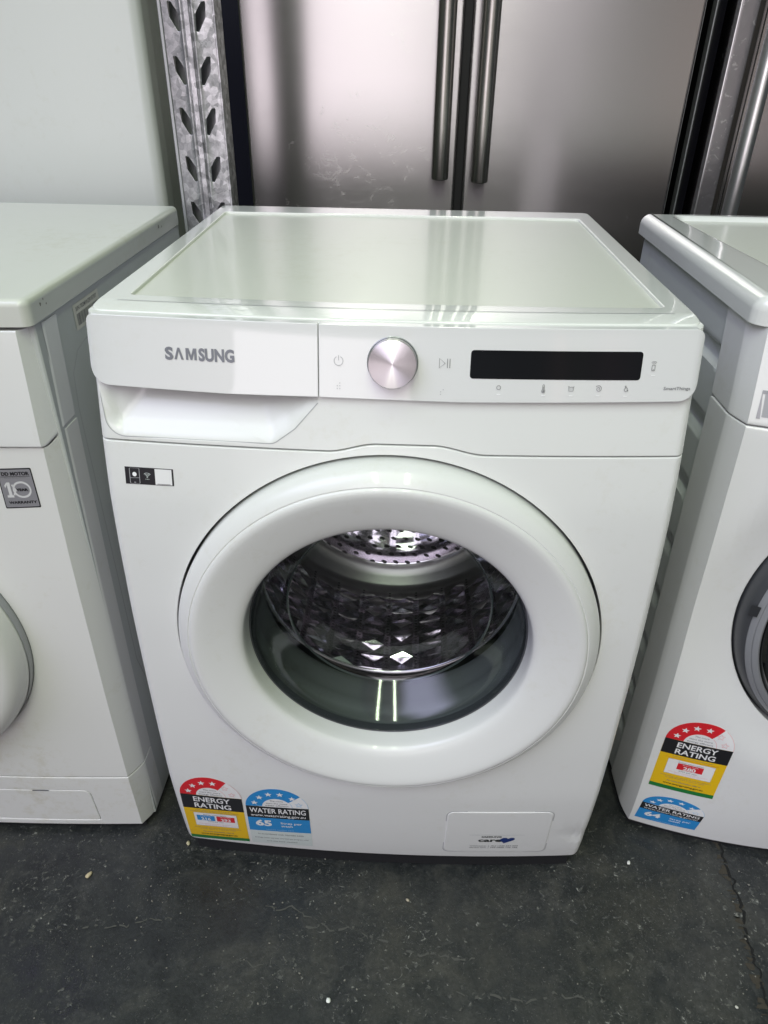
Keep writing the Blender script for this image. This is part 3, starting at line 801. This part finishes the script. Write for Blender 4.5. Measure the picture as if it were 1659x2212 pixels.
P.text('AU 1300 362 603', .1820, .0745, .0026, M_ICON, 1, bold=.02, width=.040); P.text('NZ 0800 726 786', .1820, .0695, .0026, M_ICON, 1, bold=.02, width=.040)
P.build('care_lettering', lambda u, v, d: SM(u, v, d-.0010), FC)

# stickers
def label_surface(S, BL, BR, TR, TL):
    g = bilin(BL, BR, TR, TL)
    def F(u, v, d):
        x, z = g(u, v); return S(x, z, d)
    return F
def arch(P, ratio, colour, frac, outline, line):
    """rating arch above v=1; ratio converts u-width to v-height, frac degrees where the colour stops"""
    def c(r, a): return (.5+r*math.cos(rad(a)), 1+r*math.sin(rad(a))*ratio)
    P.poly([c(.5, a) for a in range(0, 181, 6)], M_CARDW, 0, grid=(.1, .1))
    P.poly([c(.5, a) for a in range(180, frac-1, -5)]+[c(.235, a) for a in range(frac, 181, 5)], colour, 1, grid=(.1, .1))
    P.stroke([c(.497, a) for a in range(0, frac+1, 5)], .006, line, 1); P.stroke([c(.245, a) for a in range(0, frac+1, 5)], .006, line, 1)
    for i, a in enumerate((164, 136, 108, 79, 46, 15)):
        x, z = c(.365, a); r = .062
        full = i < outline
        pts = [(x+(r if k % 2 == 0 else r*.42)*math.sin(math.pi*k/5), z+(r if k % 2 == 0 else r*.42)*math.cos(math.pi*k/5)*ratio) for k in range(10)]
        if full: P.poly(pts, M_CARDW, 2)
        else: P.stroke(pts, .009, line, 2, closed=True)
    for t, y, w in (('The more', .155, .21), ('stars the more', .09, .34), ('energy efficient' if colour is M_RED else 'water efficient', .028, .38)):
        P.text(t, .5, 1+y*ratio, .038*ratio, M_ICON, 2, width=w, bold=.0)
def energy(name, S, corners, parent, ratio, kind):
    P = Print(); F = label_surface(S, *corners)
    P.poly([(0,0),(1,0),(1,1),(0,1)], M_YEL, 0, grid=(.1,.1))
    P.poly([(0,0),(1,0),(1,.075),(0,.075)], M_GREEN, 1, grid=(.1,.1))
    P.poly([(0,.715),(1,.715),(1,1.0),(0,1.0)], M_SBLK, 1, grid=(.1,.1))
    arch(P, ratio, M_RED, 54, 4, M_PINK)
    P.text('ENERGY', .5, .872, .095, M_CARDW, 2, bold=.02, width=.60); P.text('RATING', .5, .745, .095, M_CARDW, 2, bold=.02, width=.60)
    P.text('A joint government and industry program', .5, .678, .018, M_ICON, 2, width=.62)
    P.text('Compare models at the energy rating website', .5, .648, .018, M_ORANGE if kind == 'one' else M_ICON, 2, width=.80)
    P.poly([(.15,.33),(.86,.33),(.86,.625),(.15,.625)], M_CARDW, 1, grid=(.1,.1)); P.stroke([(.15,.33),(.86,.33),(.86,.625),(.15,.625)], .008, M_ICONL, 2, closed=True)
    P.text('Energy consumption', .5, .583, .022, M_ICON, 3, width=.38)
    if kind == 'one':
        P.poly([(.31,.445),(.70,.445),(.70,.57),(.31,.57)], M_RED, 2); P.text('Warm wash', .5, .54, .018, M_CARDW, 3, width=.24)
        P.text('280', .5, .458, .062, M_CARDW, 3, bold=.03, width=.19); P.text('kWh per year', .5, .408, .025, M_ICON, 3, width=.28)
    else:
        P.poly([(.19,.455),(.49,.455),(.49,.57),(.19,.57)], M_BLUE, 2); P.poly([(.52,.455),(.82,.455),(.82,.57),(.52,.57)], M_RED, 2)
        P.text('Cold wash', .34, .545, .015, M_CARDW, 3, width=.18); P.text('Warm wash', .67, .545, .015, M_CARDW, 3, width=.18)
        P.text('216', .34, .470, .055, M_CARDW, 3, bold=.03, width=.16); P.text('293', .67, .470, .055, M_CARDW, 3, bold=.03, width=.16)
        P.text('kWh per year', .5, .428, .022, M_ICON, 3, width=.26)
    P.text('When tested in accordance with the standard', .5, .375, .016, M_PINK, 3, width=.60); P.text('Actual energy use will vary', .5, .348, .014, M_PINK, 3, width=.40)
    P.text('Actual energy use depends on how the appliance', .5, .275, .016, M_ICON, 2, width=.78); P.text('is used. Based on 7 uses per week', .5, .245, .016, M_ICON, 2, width=.6)
    P.text('For more information, refer to', .5, .175, .026, M_ICON, 2, width=.52, bold=.01); P.text('www.energyrating.gov.au', .5, .115, .032, M_SBLK, 2, width=.62, bold=.015)
    P.build(name, F, parent)
def water(name, S, corners, parent, ratio, litres, blue0, blk0):
    """v: 0 bottom, 1 top of the black band; blue from blue0 to blk0"""
    P = Print(); F = label_surface(S, *corners); bh = 1-blk0; bl = blk0-blue0
    if blue0 > .02: P.poly([(0,0),(1,0),(1,1),(0,1)], M_CARDG, 0, grid=(.1,.1))
    P.poly([(0,blk0),(1,blk0),(1,1),(0,1)], M_SBLK, 1, grid=(.1,.1)); P.poly([(0,blue0),(1,blue0),(1,blk0),(0,blk0)], M_BLUE, 1, grid=(.1,.1))
    arch(P, ratio, M_BLUE, 37, 5, M_PALEPR)
    P.text('WATER RATING', .5, blk0+bh*.46, bh*.40, M_CARDW, 2, bold=.015, width=.90)
    P.text('www.waterrating.gov.au', .5, blk0+bh*.14, bh*.22, M_CARDW, 2, bold=.005, width=.88)
    P.text(litres, .25, blue0+bl*.42, bl*.40, M_CARDW, 2, bold=.04, width=.26)
    P.text('litres per', .70, blue0+bl*.60, bl*.16, M_CARDW, 2, bold=.01, width=.34); P.text('wash', .62, blue0+bl*.38, bl*.16, M_CARDW, 2, bold=.01, width=.19)
    P.text('Licence number 0231', .5, blue0+bl*.09, bl*.10, M_PALEPR, 2, width=.44)
    if blue0 > .02:
        P.text('In accordance with AS/NZS 6400', .5, blue0*.72, .034, M_ICON, 2, width=.74)
        P.text('Average water use may vary with the program used', .5, blue0*.44, .028, M_ICON, 2, width=.88); P.text('and the load washed', .5, blue0*.2, .028, M_ICON, 2, width=.5)
    P.build(name, F, parent)
energy('energy_label', SM, ((-.2921,.0407),(-.2002,.0469),(-.1984,.1700),(-.2883,.1685)), W, .0905/.125, 'two')
water('water_label', SM, ((-.1961,.0459),(-.1034,.0497),(-.1034,.1588),(-.1941,.1553)), W, .092/.109, '65', .375, .72)
# black wireless sticker (its square code left blank)
P = Print(); F = label_surface(SM, (-.2770,.6752),(-.2244,.6760),(-.2240,.6945),(-.2765,.6941))
P.poly(rounded([(0,0),(1,0),(1,1),(0,1)], [0,.02,.02,0], 3), M_SBLK, 0, grid=(.3,.3))
P.poly([(.62,.04),(.965,.04),(.965,.96),(.62,.96)], M_CARDW, 1)
P.poly([(.66,.07),(.93,.07),(.93,.105),(.66,.105)], M_ICON, 2)
P.stroke(rounded([(.10,.05),(.30,.05),(.30,.95),(.10,.95)], .04, 3), .012, M_ICONL, 2, closed=True); P.stroke([(.10,.37),(.30,.40)], .022, M_ICONL, 2)
P.poly([(.20+.045*math.cos(t), .60+.13*math.sin(t)) for t in [2*math.pi*i/16 for i in range(16)]], M_DASH, 3)
P.poly([(.18,.11),(.22,.11),(.22,.15),(.18,.15)], M_ICONL, 3)
for r in (.035, .06, .085): P.stroke([(.46+r*math.cos(rad(a)), .46+r*2.9*math.sin(rad(a))) for a in range(40, 141, 12)], .018, M_CARDG, 2)
P.poly([(.46+.014*math.cos(t), .47+.04*math.sin(t)) for t in [2*math.pi*i/10 for i in range(10)]], M_CARDG, 2)
for x in (.43, .46, .49): P.poly([(x+.008*math.cos(t), .34+.025*math.sin(t)) for t in [2*math.pi*i/8 for i in range(8)]], M_CARDG, 2)
P.build('wireless_sticker', F, W)

# ------------------------------------------------------------------ left washing machine
Lw = thing('washing_machine', 'white front loader at the left edge with a warranty badge and an overhanging lid', 'washing machine')
CXL = -.675
PL = smooth_table([(.01,.036),(.13,.031),(.3,.030),(.5,.033),(.69,.040),(.82,.050),(.85,.053)], .02)
HL = .305
def Fl(x, z): return interp(z, PL)-.010*(1-((x-CXL)/.3)**2)
def SL(u, v, d):
    e = max(0, abs(u-CXL)-(HL-.0155)); return Vector((u, Fl(u, v)+e*1.55+(e/.0155)**4*.006+d, v))
xL, xR = CXL-HL, CXL+HL
ecL = [(0, CXL+s*(HL-a)) for s in (-1, 1) for a in (.0006, .0015, .003, .006, .010, .0135, .0155, .017)]
sheet('control_panel', rounded([(xL,.6895),(xR-.012,.6895),(xR-.0,.7015),(xR,.8185),(xL,.8185)], [0,.003,.004,0,0]), [], lambda u, v, d: SL(u, v, d-.0035), .03, .002, M_PLASTIC, Lw, facing=FRONT, cuts=ecL)
dcl = (CXL, .405)
sheet('front_panel', rounded([(xL,.1365),(xR,.1365),(xR,.6990),(xR-.012,.6875),(xL,.6875)], [0,.001,.001,.003,0]), [circle(*dcl, .2085, 96)], SL, .03, .0015, M_ENAMEL_B, Lw, facing=FRONT, cuts=ecL)
hatch = rounded([(-.80,.026),(-.4480,.026),(-.4500,.1035),(-.80,.1035)], [.004,.004,.012,.012], 5)
KP = sheet('kick_panel', rounded([(xL,.014),(xR,.014),(xR,.1345),(xL,.1345)], [.004,.006,.001,.001]), [hatch], SL, .03, .0015, M_ENAMEL_B, Lw, facing=FRONT, cuts=ecL)
HT = sheet('filter_hatch', offset(orient(hatch, True), .0008), [], lambda u, v, d: SL(u, v, d+.0002), .004, .0012, M_ENAMEL_B, Lw, facing=FRONT)
P = Print(); P.stroke([(-.537,.1030),(-.512,.1030)], .0022, M_GREYPLD, 1); P.build('hatch_slot', SL, HT)
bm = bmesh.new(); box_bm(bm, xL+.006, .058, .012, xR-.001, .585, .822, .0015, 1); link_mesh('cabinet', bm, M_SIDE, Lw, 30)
# side sheet embossing and seam on the visible right side
SR = xR-.001
P = Print(); P.facing = Vector((1,0,0))
P.stroke([(.072,.060+.04*i) for i in range(20)], .0012, M_ICONL, 0)
P.stroke([(.52,.20),(.165,.20)]+[(.13+.0,.24)]+[(.112,.30+.045*i) for i in range(10)]+[(.118,.745),(.140,.765),(.165,.770),(.52,.770)], .0022, M_FAINT, 0)
P.build('side_embossing', lambda u, v, d: Vector((SR-d, u, v)), Lw)
lid = lambda u, v, d: Vector((u, v, .850-d))
sheet('lid', rounded([(xL-.002,.034),(xR+.002,.046),(xR+.001,.588),(xL-.002,.588)], [.006,.010,.008,.004], 5), [], lambda u, v, d: Vector((u, v-.010*(1-((u-CXL)/.3)**2)*sstep(.2, .03, v), .850-d)),   .0275, .0075, M_LID, Lw, step=.06, facing=UP, nseg=5)
# door
dl = lathe('door', [(.200,.05),(.2065,.036),(.2070,.010),(.2050,-.004),(.199,-.013),(.190,-.018),(.178,-.020),(.150,-.014),(.140,-.006)], dcl, M_ENAMEL_B, Lw, 128, 50)
lathe('door_trim', [(.2080,.045),(.2084,.020),(.2078,.016)], dcl, M_GREYPL, dl, 96)
lathe('door_glass', [(.140,-.006),(.10,-.001),(.05,.004),(0,.006)], dcl, M_DGLASS, dl, 64)
# warranty badge
P = Print(); F = label_surface(SL, (-.4445,.6103),(-.4037,.6123),(-.4048,.6634),(-.4440,.6620))
P.poly(rounded([(0,0),(1,0),(1,1),(0,1)], .03, 3), M_SBLK, 0, grid=(.3,.3))
mb = mat('badge_grey', (.36,.36,.38), .35, .5); P.poly(rounded([(.03,.03),(.97,.03),(.97,.97),(.03,.97)], .03, 3), mb, 1)
P.text('DD MOTOR', .52, .83, .080, M_SBLK, 2, bold=.05, width=.80); P.text('Direct Drive Motion', .5, .755, .030, M_ICON, 2, width=.62)
P.stroke([(.08,.80),(.92,.80)], .010, M_SBLK, 2)
wp = mat('badge_white', (.62,.62,.62), .4)
P.poly([(.20,.30),(.29,.30),(.29,.66),(.20,.66)], wp, 2); P.poly([(.14,.52),(.20,.60),(.20,.66),(.12,.58)], wp, 2); P.poly([(.14,.28),(.33,.28),(.33,.34),(.14,.34)], wp, 2)
P.stroke([(.60+.24*math.cos(t), .47+.185*math.sin(t)) for t in [2*math.pi*i/28 for i in range(28)]], .050, wp, 2, closed=True)
P.stroke([(.34,.34),(.42,.46),(.34,.60)], .05, wp, 2)
P.text('YEAR', .60, .440, .060, M_SBLK, 3, bold=.05, width=.34); P.text('WARRANTY', .53, .12, .062, M_SBLK, 2, bold=.04, width=.80)
P.build('warranty_badge', F, Lw)
# barcode sticker on the side
P = Print(); P.facing = Vector((1,0,0)); F = lambda u, v, d: Vector((SR-d, .150+.075*u, .7845+.0295*v+u*.0))
P.poly([(0,0),(1,0),(1,1),(0,1)], mat('aged_label', (.62,.61,.55), .5), 1)
P.text('S/N 702MWZR1E707', .5, .72, .16, M_ICON, 2, width=.82, bold=.01)
x = .08
while x < .92:
    wd = random.choice([.008,.012,.02]); P.poly([(x,.15),(x+wd,.15),(x+wd,.60),(x,.60)], M_ICON, 2); x += wd+random.choice([.008,.012,.018])
P.build('barcode_sticker', F, Lw)
for a, b, r in ((.075,.838,.002),(.083,.841,.0012),(.088,.835,.0014),(.478,.838,.003),(.492,.836,.0016)):
    P = Print(); P.facing = Vector((1,0,0)); P.poly([(a+r*math.cos(t)*random.uniform(.6,1.3), b+r*math.sin(t)*random.uniform(.6,1.3)) for t in [2*math.pi*i/9 for i in range(9)]], mat('scuff', (.25,.24,.22), .8), 0)
    P.build('scuff', lambda u, v, d: Vector((xR+.0017-d, u, v)), Lw)
for x in (xL+.05, xR-.05):
    for y in (.09, .53):
        bm = bmesh.new(); bmesh.ops.create_cone(bm, cap_ends=True, segments=20, radius1=.02, radius2=.018, depth=.014, matrix=Matrix.Translation((x, y, .007)))
        link_mesh('foot', bm, M_BLACKPL, Lw, 30)

shade_strip(xL+.01, xR-.012, lambda x: Fl(x, .02), .008, .017, Lw)
# ------------------------------------------------------------------ right washing machine
Rw = thing('washing_machine', 'white front loader at the right edge with dark glass door and 64 litre label', 'washing machine')
CXR = .690
PR = smooth_table([(.0,.090),(.02,.088),(.05,.085),(.1,.083),(.3,.082),(.72,.100),(.85,.122)], .02)
dcr = (CXR, .46)
def dish(x, z):
    r = math.hypot(x-dcr[0], z-dcr[1]); return .016*(1-sstep(.225, .305, r))
def Fr(x, z): return interp(z, PR)-.05*(1-((x-CXR)/.3)**2)
HR = .300
def SRf(u, v, d, q=1):
    e = max(0, abs(u-CXR)-(HR-.010)); return Vector((u, Fr(u, v)+dish(u, v)*q+e*2.6+(e/.01)**4*.004+d, v))
rl, rr_ = CXR-HR, CXR+HR
ecR = [(0, CXR+s*(HR-a)) for s in (-1, 1) for a in (.0005, .0012, .0025, .005, .0075, .009, .010, .0115)]
sheet('front_panel', rounded([(rl,.012),(rr_,.012),(rr_,.7135),(rl,.7135)], [.012,.012,.002,.002]), [circle(*dcr, .2360, 128)], SRf, .055, .0022, M_PLASTIC, Rw, step=.015, facing=FRONT, cuts=ecR)
sheet('control_panel', rounded([(rl,.7155),(rr_,.7155),(rr_,.826),(rl,.826)], [.002,.002,.003,.003]), [], lambda u, v, d: SRf(u, v, d-.001, 0), .055, .002, M_PLASTIC, Rw, step=.02, facing=FRONT, cuts=ecR)
P = Print(); P.stroke([(.4085,.7245),(.4075,.7540),(.60,.7540)], .004, M_GREYPL, 1); P.poly([(.4115,.7265),(.60,.7265),(.60,.752),(.4105,.752)], M_ICONL, 0, grid=(.02,.02))
P.build('model_plate', lambda u, v, d: SRf(u, v, d-.0012, 0), Rw)
# side sheet with pressed oval ribs
XS = rl+.0022
def side_map(u, v, d):
    dep = 0
    for zc in OV:
        a = (v-zc)/.0135; b0, b1 = .19, .50
        q = math.hypot(max(0, b0-u, u-b1)/.0135, a)
        dep += .010*(1-sstep(.62, 1.05, q))
    return Vector((XS+d+dep, u, v))
OV = [.757, .668, .577, .485, .394, .304, .215, .125]
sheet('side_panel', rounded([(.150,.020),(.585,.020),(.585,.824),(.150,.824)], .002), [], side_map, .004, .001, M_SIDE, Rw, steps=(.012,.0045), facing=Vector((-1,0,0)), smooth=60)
bm = bmesh.new(); box_bm(bm, rl+.022, .17, .02, rr_-.004, .585, .82); link_mesh('cabinet', bm, M_ENAMEL, Rw, 30)
shade_strip(rl+.012, rr_-.012, lambda x: Fr(x, .014), .007, .018, Rw)
# rounded lid
def lidR(u, v, d): return Vector((u, v-.05*(1-((u-CXR)/.3)**2)*sstep(.40, .10, v), .8520-d))
recR = rounded([(.470,.150),(.90,.150),(.90,.578),(.440,.578)], [.05,.05,.01,.01], 8)
sheet('lid', rounded([(rl-.006,.116),(rr_+.006,.116),(rr_+.006,.606),(rl-.006,.606)], [.014,.014,.012,.012], 6), [recR], lidR, .0300, .0160, M_TOPRIM, Rw, step=.03, nseg=8, facing=UP, smooth=45)
sheet('lid_panel', offset(orient(recR, True), -.004), [], lambda u, v, d: Vector((u, v-.05*(1-((u-CXR)/.3)**2)*sstep(.40, .10, v), .8445-d)), .001, 0, M_TOP, Rw, step=.05, facing=UP)
# door: dark gap, grey ring with notches, dark bulged glass
yr = .073; KR = .970
dr = lathe('door', [(.2410*KR,.10),(.2412*KR,yr+.006),(.2400*KR,yr-.003),(.2360*KR,yr-.010),(.2340*KR,yr-.012)], dcr, M_GREYPLD, Rw, 128)
lathe('door_ring', [(.2345*KR,yr-.008),(.2335*KR,yr-.013),(.2300*KR,yr-.0165),(.2280*KR,yr-.0175),(.2275*KR,yr-.0165),(.2268*KR,yr-.0178),(.2235*KR,yr-.020),(.2205*KR,yr-.021),(.2180*KR,yr-.0195),(.2172*KR,yr-.014)], dcr, M_GREYPL, dr, 160, 25)
def notch(a, da):
    bm = bmesh.new(); n = 6
    for layer, (r0, r1, yy) in enumerate(((.2262,.2368,yr-.0190),)):
        ins = [bm.verts.new((dcr[0]+r0*math.cos(rad(a+da*i/n)), yy, dcr[1]+r0*math.sin(rad(a+da*i/n)))) for i in range(n+1)]
        out = [bm.verts.new((dcr[0]+r1*math.cos(rad(a+da*i/n)), yy+.0035, dcr[1]+r1*math.sin(rad(a+da*i/n)))) for i in range(n+1)]
        for i in range(n): bm.faces.new((ins[i], ins[i+1], out[i+1], out[i]))
        bmesh.ops.solidify(bm, geom=bm.faces[:], thickness=.004)
    link_mesh('latch_slot', bm, M_GREYPLD, dr, 30)
notch(153, 4); notch(173, 4)
lathe('door_glass', [(.2178*KR,yr-.014),(.2150*KR,yr-.022),(.2080*KR,yr-.030),(.190*KR,yr-.038),(.160*KR,yr-.046),(.12*KR,yr-.053),(.06*KR,yr-.058),(0,yr-.060)], dcr, M_DGLASS, dr, 128, 60)
energy('energy_label', lambda u, v, d: SRf(u, v, d), ((.4091,.1145),(.4984,.1157),(.5008,.2240),(.4112,.2227)), Rw, .090/.108, 'one')
water('water_label', lambda u, v, d: SRf(u, v, d), ((.4060,.0270),(.4936,.0309),(.4978,.0691),(.4094,.0702)), Rw, .0875/.065, '64', .0, .62)
bm = bmesh.new(); box_bm(bm, rl+.03, .13, .0, rr_-.03, .56, .02); link_mesh('base_pan', bm, M_BLACKGAP, Rw, 0)

# ------------------------------------------------------------------ white fridge behind the left washer
Fw = thing('white_fridge', 'tall plain white fridge standing behind the left washing machine', 'fridge')
sheet('door', rounded([(-1.12,.05),(-.412,.05),(-.412,1.70),(-1.12,1.70)], .004), [], lambda u, v, d: Vector((u, .650+.012*((u+.766)/.354)**2+(.010*max(0, (u+.430)/.018)**2)+d, v)), .035, .006, M_FRIDGEW, Fw, step=.05, facing=FRONT, cuts=[(0, -.430+.003*k) for k in range(6)], nseg=5)
box('cabinet', -1.11, .712, .02, -.4200, 1.20, 1.69, mat('grey_fridge_side', (.62,.61,.61), .3), Fw, .004)
box('door_gasket', -1.105, .698, .05, -.420, .711, 1.69, M_BLACKPL, Fw)

# ------------------------------------------------------------------ slotted shelf post
SPo = thing('shelf_post', 'galvanised slotted steel shelving upright between the white fridge and the steel fridge', 'shelving post')
def post():
    y = .600; cx = -.3225
    def slot(k, side):
        z = 1.124-.0675*k+.0
        pts = [(-.0280,0),(-.0225,-.0005),(-.0125,-.015),(-.0115,-.0365),(-.0155,-.037),(-.0265,-.019)]
        if side > 0: pts = [(-a, b) for a, b in pts]
        pts = rounded([(cx+a, z+b) for a, b in (pts if side < 0 else pts)], .0012, 3)
        return pts
    def Fp(u, v, d):
        x = u-cx; a = abs(x)
        yy = y
        yy -= .0035*(1-sstep(.0035, .0055, abs(a-.0)))*1.0          # centre rib
        yy += .004*sstep(.006, .012, a)*0
        yy -= .0015*(1-sstep(.0015, .003, abs(a-.0085)))
        yy += .010*(max(0, a-.012)/.025)*.25
        return Vector((u+.0*v, yy+d, v))
    # the post leans very slightly as it goes down, like its neighbours in the row
    out = rounded([(-.3605,.0),(-.2845,.0),(-.2815,1.9),(-.3595,1.9)], .0)
    holes = [slot(k, s) for k in range(-10, 16) for s in (-1, 1)]
    o = sheet('post_face', out, holes, Fp, .0018, .0006, M_ZINC, SPo, steps=(.02,.2), facing=FRONT, smooth=50,
              cuts=[(0, cx+s*a) for s in (-1, 1) for a in (.001,.0035,.0045,.0055,.007,.0085,.010,.012)])
    for x0, x1 in ((-.3650,-.3602), (-.2848,-.2812)):
        bm = bmesh.new(); box_bm(bm, x0, y+.001, 0, x1, y+.045, 1.9, .0008, 1); link_mesh('post_flange', bm, M_ZINC if x1 > -.3 else M_GREYPL, SPo, 30)
    bm = bmesh.new(); box_bm(bm, -.3560, y+.03, 0, -.2860, y+.034, 1.9); link_mesh('post_backing', bm, M_GREYPL, SPo, 0)
    P = Print(); P.text('900', -.2985, 1.0690, .0070, M_GREYPL, 1, bold=.01, width=.016)
    P.build('embossed_number', lambda u, v, d: Fp(u, v, d), SPo)
post()

# ------------------------------------------------------------------ stainless double-door fridge
Fs = thing('stainless_fridge', 'wide brushed stainless fridge with two doors and paired bar handles behind the middle washer', 'fridge')
YAW = rad(-.6)
FC0 = Vector((.106, 1.045, 0))
def fr(x, y, z):                    # fridge local -> world
    return Vector((FC0.x+x*math.cos(YAW)-y*math.sin(YAW), FC0.y+x*math.sin(YAW)+y*math.cos(YAW), z))
def fdoor(x0, x1, name='door'):
    return sheet(name, rounded([(x0,.06),(x1,.06),(x1,1.76),(x0,1.76)], .003), [], lambda u, v, d: fr(u, d-.0006*(1-((u-(x0+x1)/2)/((x1-x0)/2))**2), v), .05, .006, M_STEEL, Fs, steps=(.03,.2), nseg=5, facing=FRONT,
                 cuts=[(0, x0+.002),(0, x0+.006),(0, x1-.002),(0, x1-.006)])
fdoor(-.4480, -.0035); fdoor(.0125, .4540)
def place(o, mtx=None):
    for v in o.data.vertices: v.co = fr(*v.co)
bmc = bmesh.new(); box_bm(bmc, -.440, .055, .02, .446, .66, 1.75); o = link_mesh('cabinet', bmc, M_BLACKGAP, Fs, 30); place(o)
def handle(name, cx, cy, z0, z1, r, m, parent, xf=lambda v: v, n=40):
    bm = bmesh.new(); rings = []
    prof = [(r*.55, z0), (r*.85, z0+.0006), (r*.98, z0+.002), (r, z0+.005), (r, z0+.25), (r, (z0+z1)/2), (r, z1)]
    for rr, z in prof: rings.append([bm.verts.new(xf(Vector((cx+rr*math.cos(2*math.pi*i/n), cy+rr*math.sin(2*math.pi*i/n), z)))) for i in range(n)])
    for a, b in zip(rings, rings[1:]):
        for i in range(n): bm.faces.new((a[i], a[(i+1)%n], b[(i+1)%n], b[i]))
    bm.faces.new(rings[0]); bm.faces.new(rings[-1])
    bmesh.ops.recalc_face_normals(bm, faces=bm.faces[:])
    h = link_mesh(name, bm, m, parent, 50, wn=False)
    for z in (z0+.09, z1-.09):
        bm = bmesh.new(); bmesh.ops.create_cone(bm, cap_ends=True, segments=20, radius1=.007, radius2=.007, depth=.05)
        for v in bm.verts: v.co = xf(Vector((cx+v.co.x, cy+.025+v.co.z, z+v.co.y)))
        link_mesh('handle_mount', bm, m, h, 40, wn=False)
    return h
handle('handle', -.0375, -.047, .842, 1.62, .0175, M_STEELH, Fs, lambda v: fr(*v))
handle('handle', .0455, -.047, .838, 1.62, .0175, M_STEELH, Fs, lambda v: fr(*v))
bm = bmesh.new(); box_bm(bm, -.0035, .016, .06, .0125, .05, 1.76); o = link_mesh('door_gasket', bm, M_BLACKGAP, Fs, 0); place(o)
bm = bmesh.new(); box_bm(bm, .4545, .014, .06, .4575, .05, 1.76); o = link_mesh('side_trim', bm, M_GREYPL, Fs, 0); place(o)

# ------------------------------------------------------------------ second stainless fridge, right
F2 = thing('stainless_fridge', 'stainless fridge at the right edge with protective film strip and bright round handle', 'fridge')
box('cabinet', .6010, 1.045, .02, 1.45, 1.70, 1.75, M_BLACKPL, F2, .004)
box('hinge_trim', .5985, 1.10, .02, .6012, 1.125, 1.75, M_GREYPL, F2, .0008)
sheet('door', rounded([(.5990,.06),(1.02,.06),(1.02,1.76),(.5990,1.76)], .002), [], lambda u, v, d: Vector((u, .985+.030*sstep(.648, .640, 2*.644-u)*0+(.0 if u > .655 else .004)+d, v)), .055, .004, M_STEEL, F2, steps=(.03,.2), facing=FRONT, cuts=[(0,.655),(0,.656)])
box('edge_strip', .6025, .974, .06, .6360, .9885, 1.76, M_FILM, F2, .003)
box('edge_highlight', .5995, .972, .06, .6030, .992, 1.76, M_STEELH2, F2, .0012)
box('door_groove', .6375, .983, .06, .6480, .988, 1.76, mat('brown_black_trim', (.03,.026,.024), .35), F2, .001)
handle('handle', .6570, .935, .50, 1.62, .0150, M_STEELH2, F2)
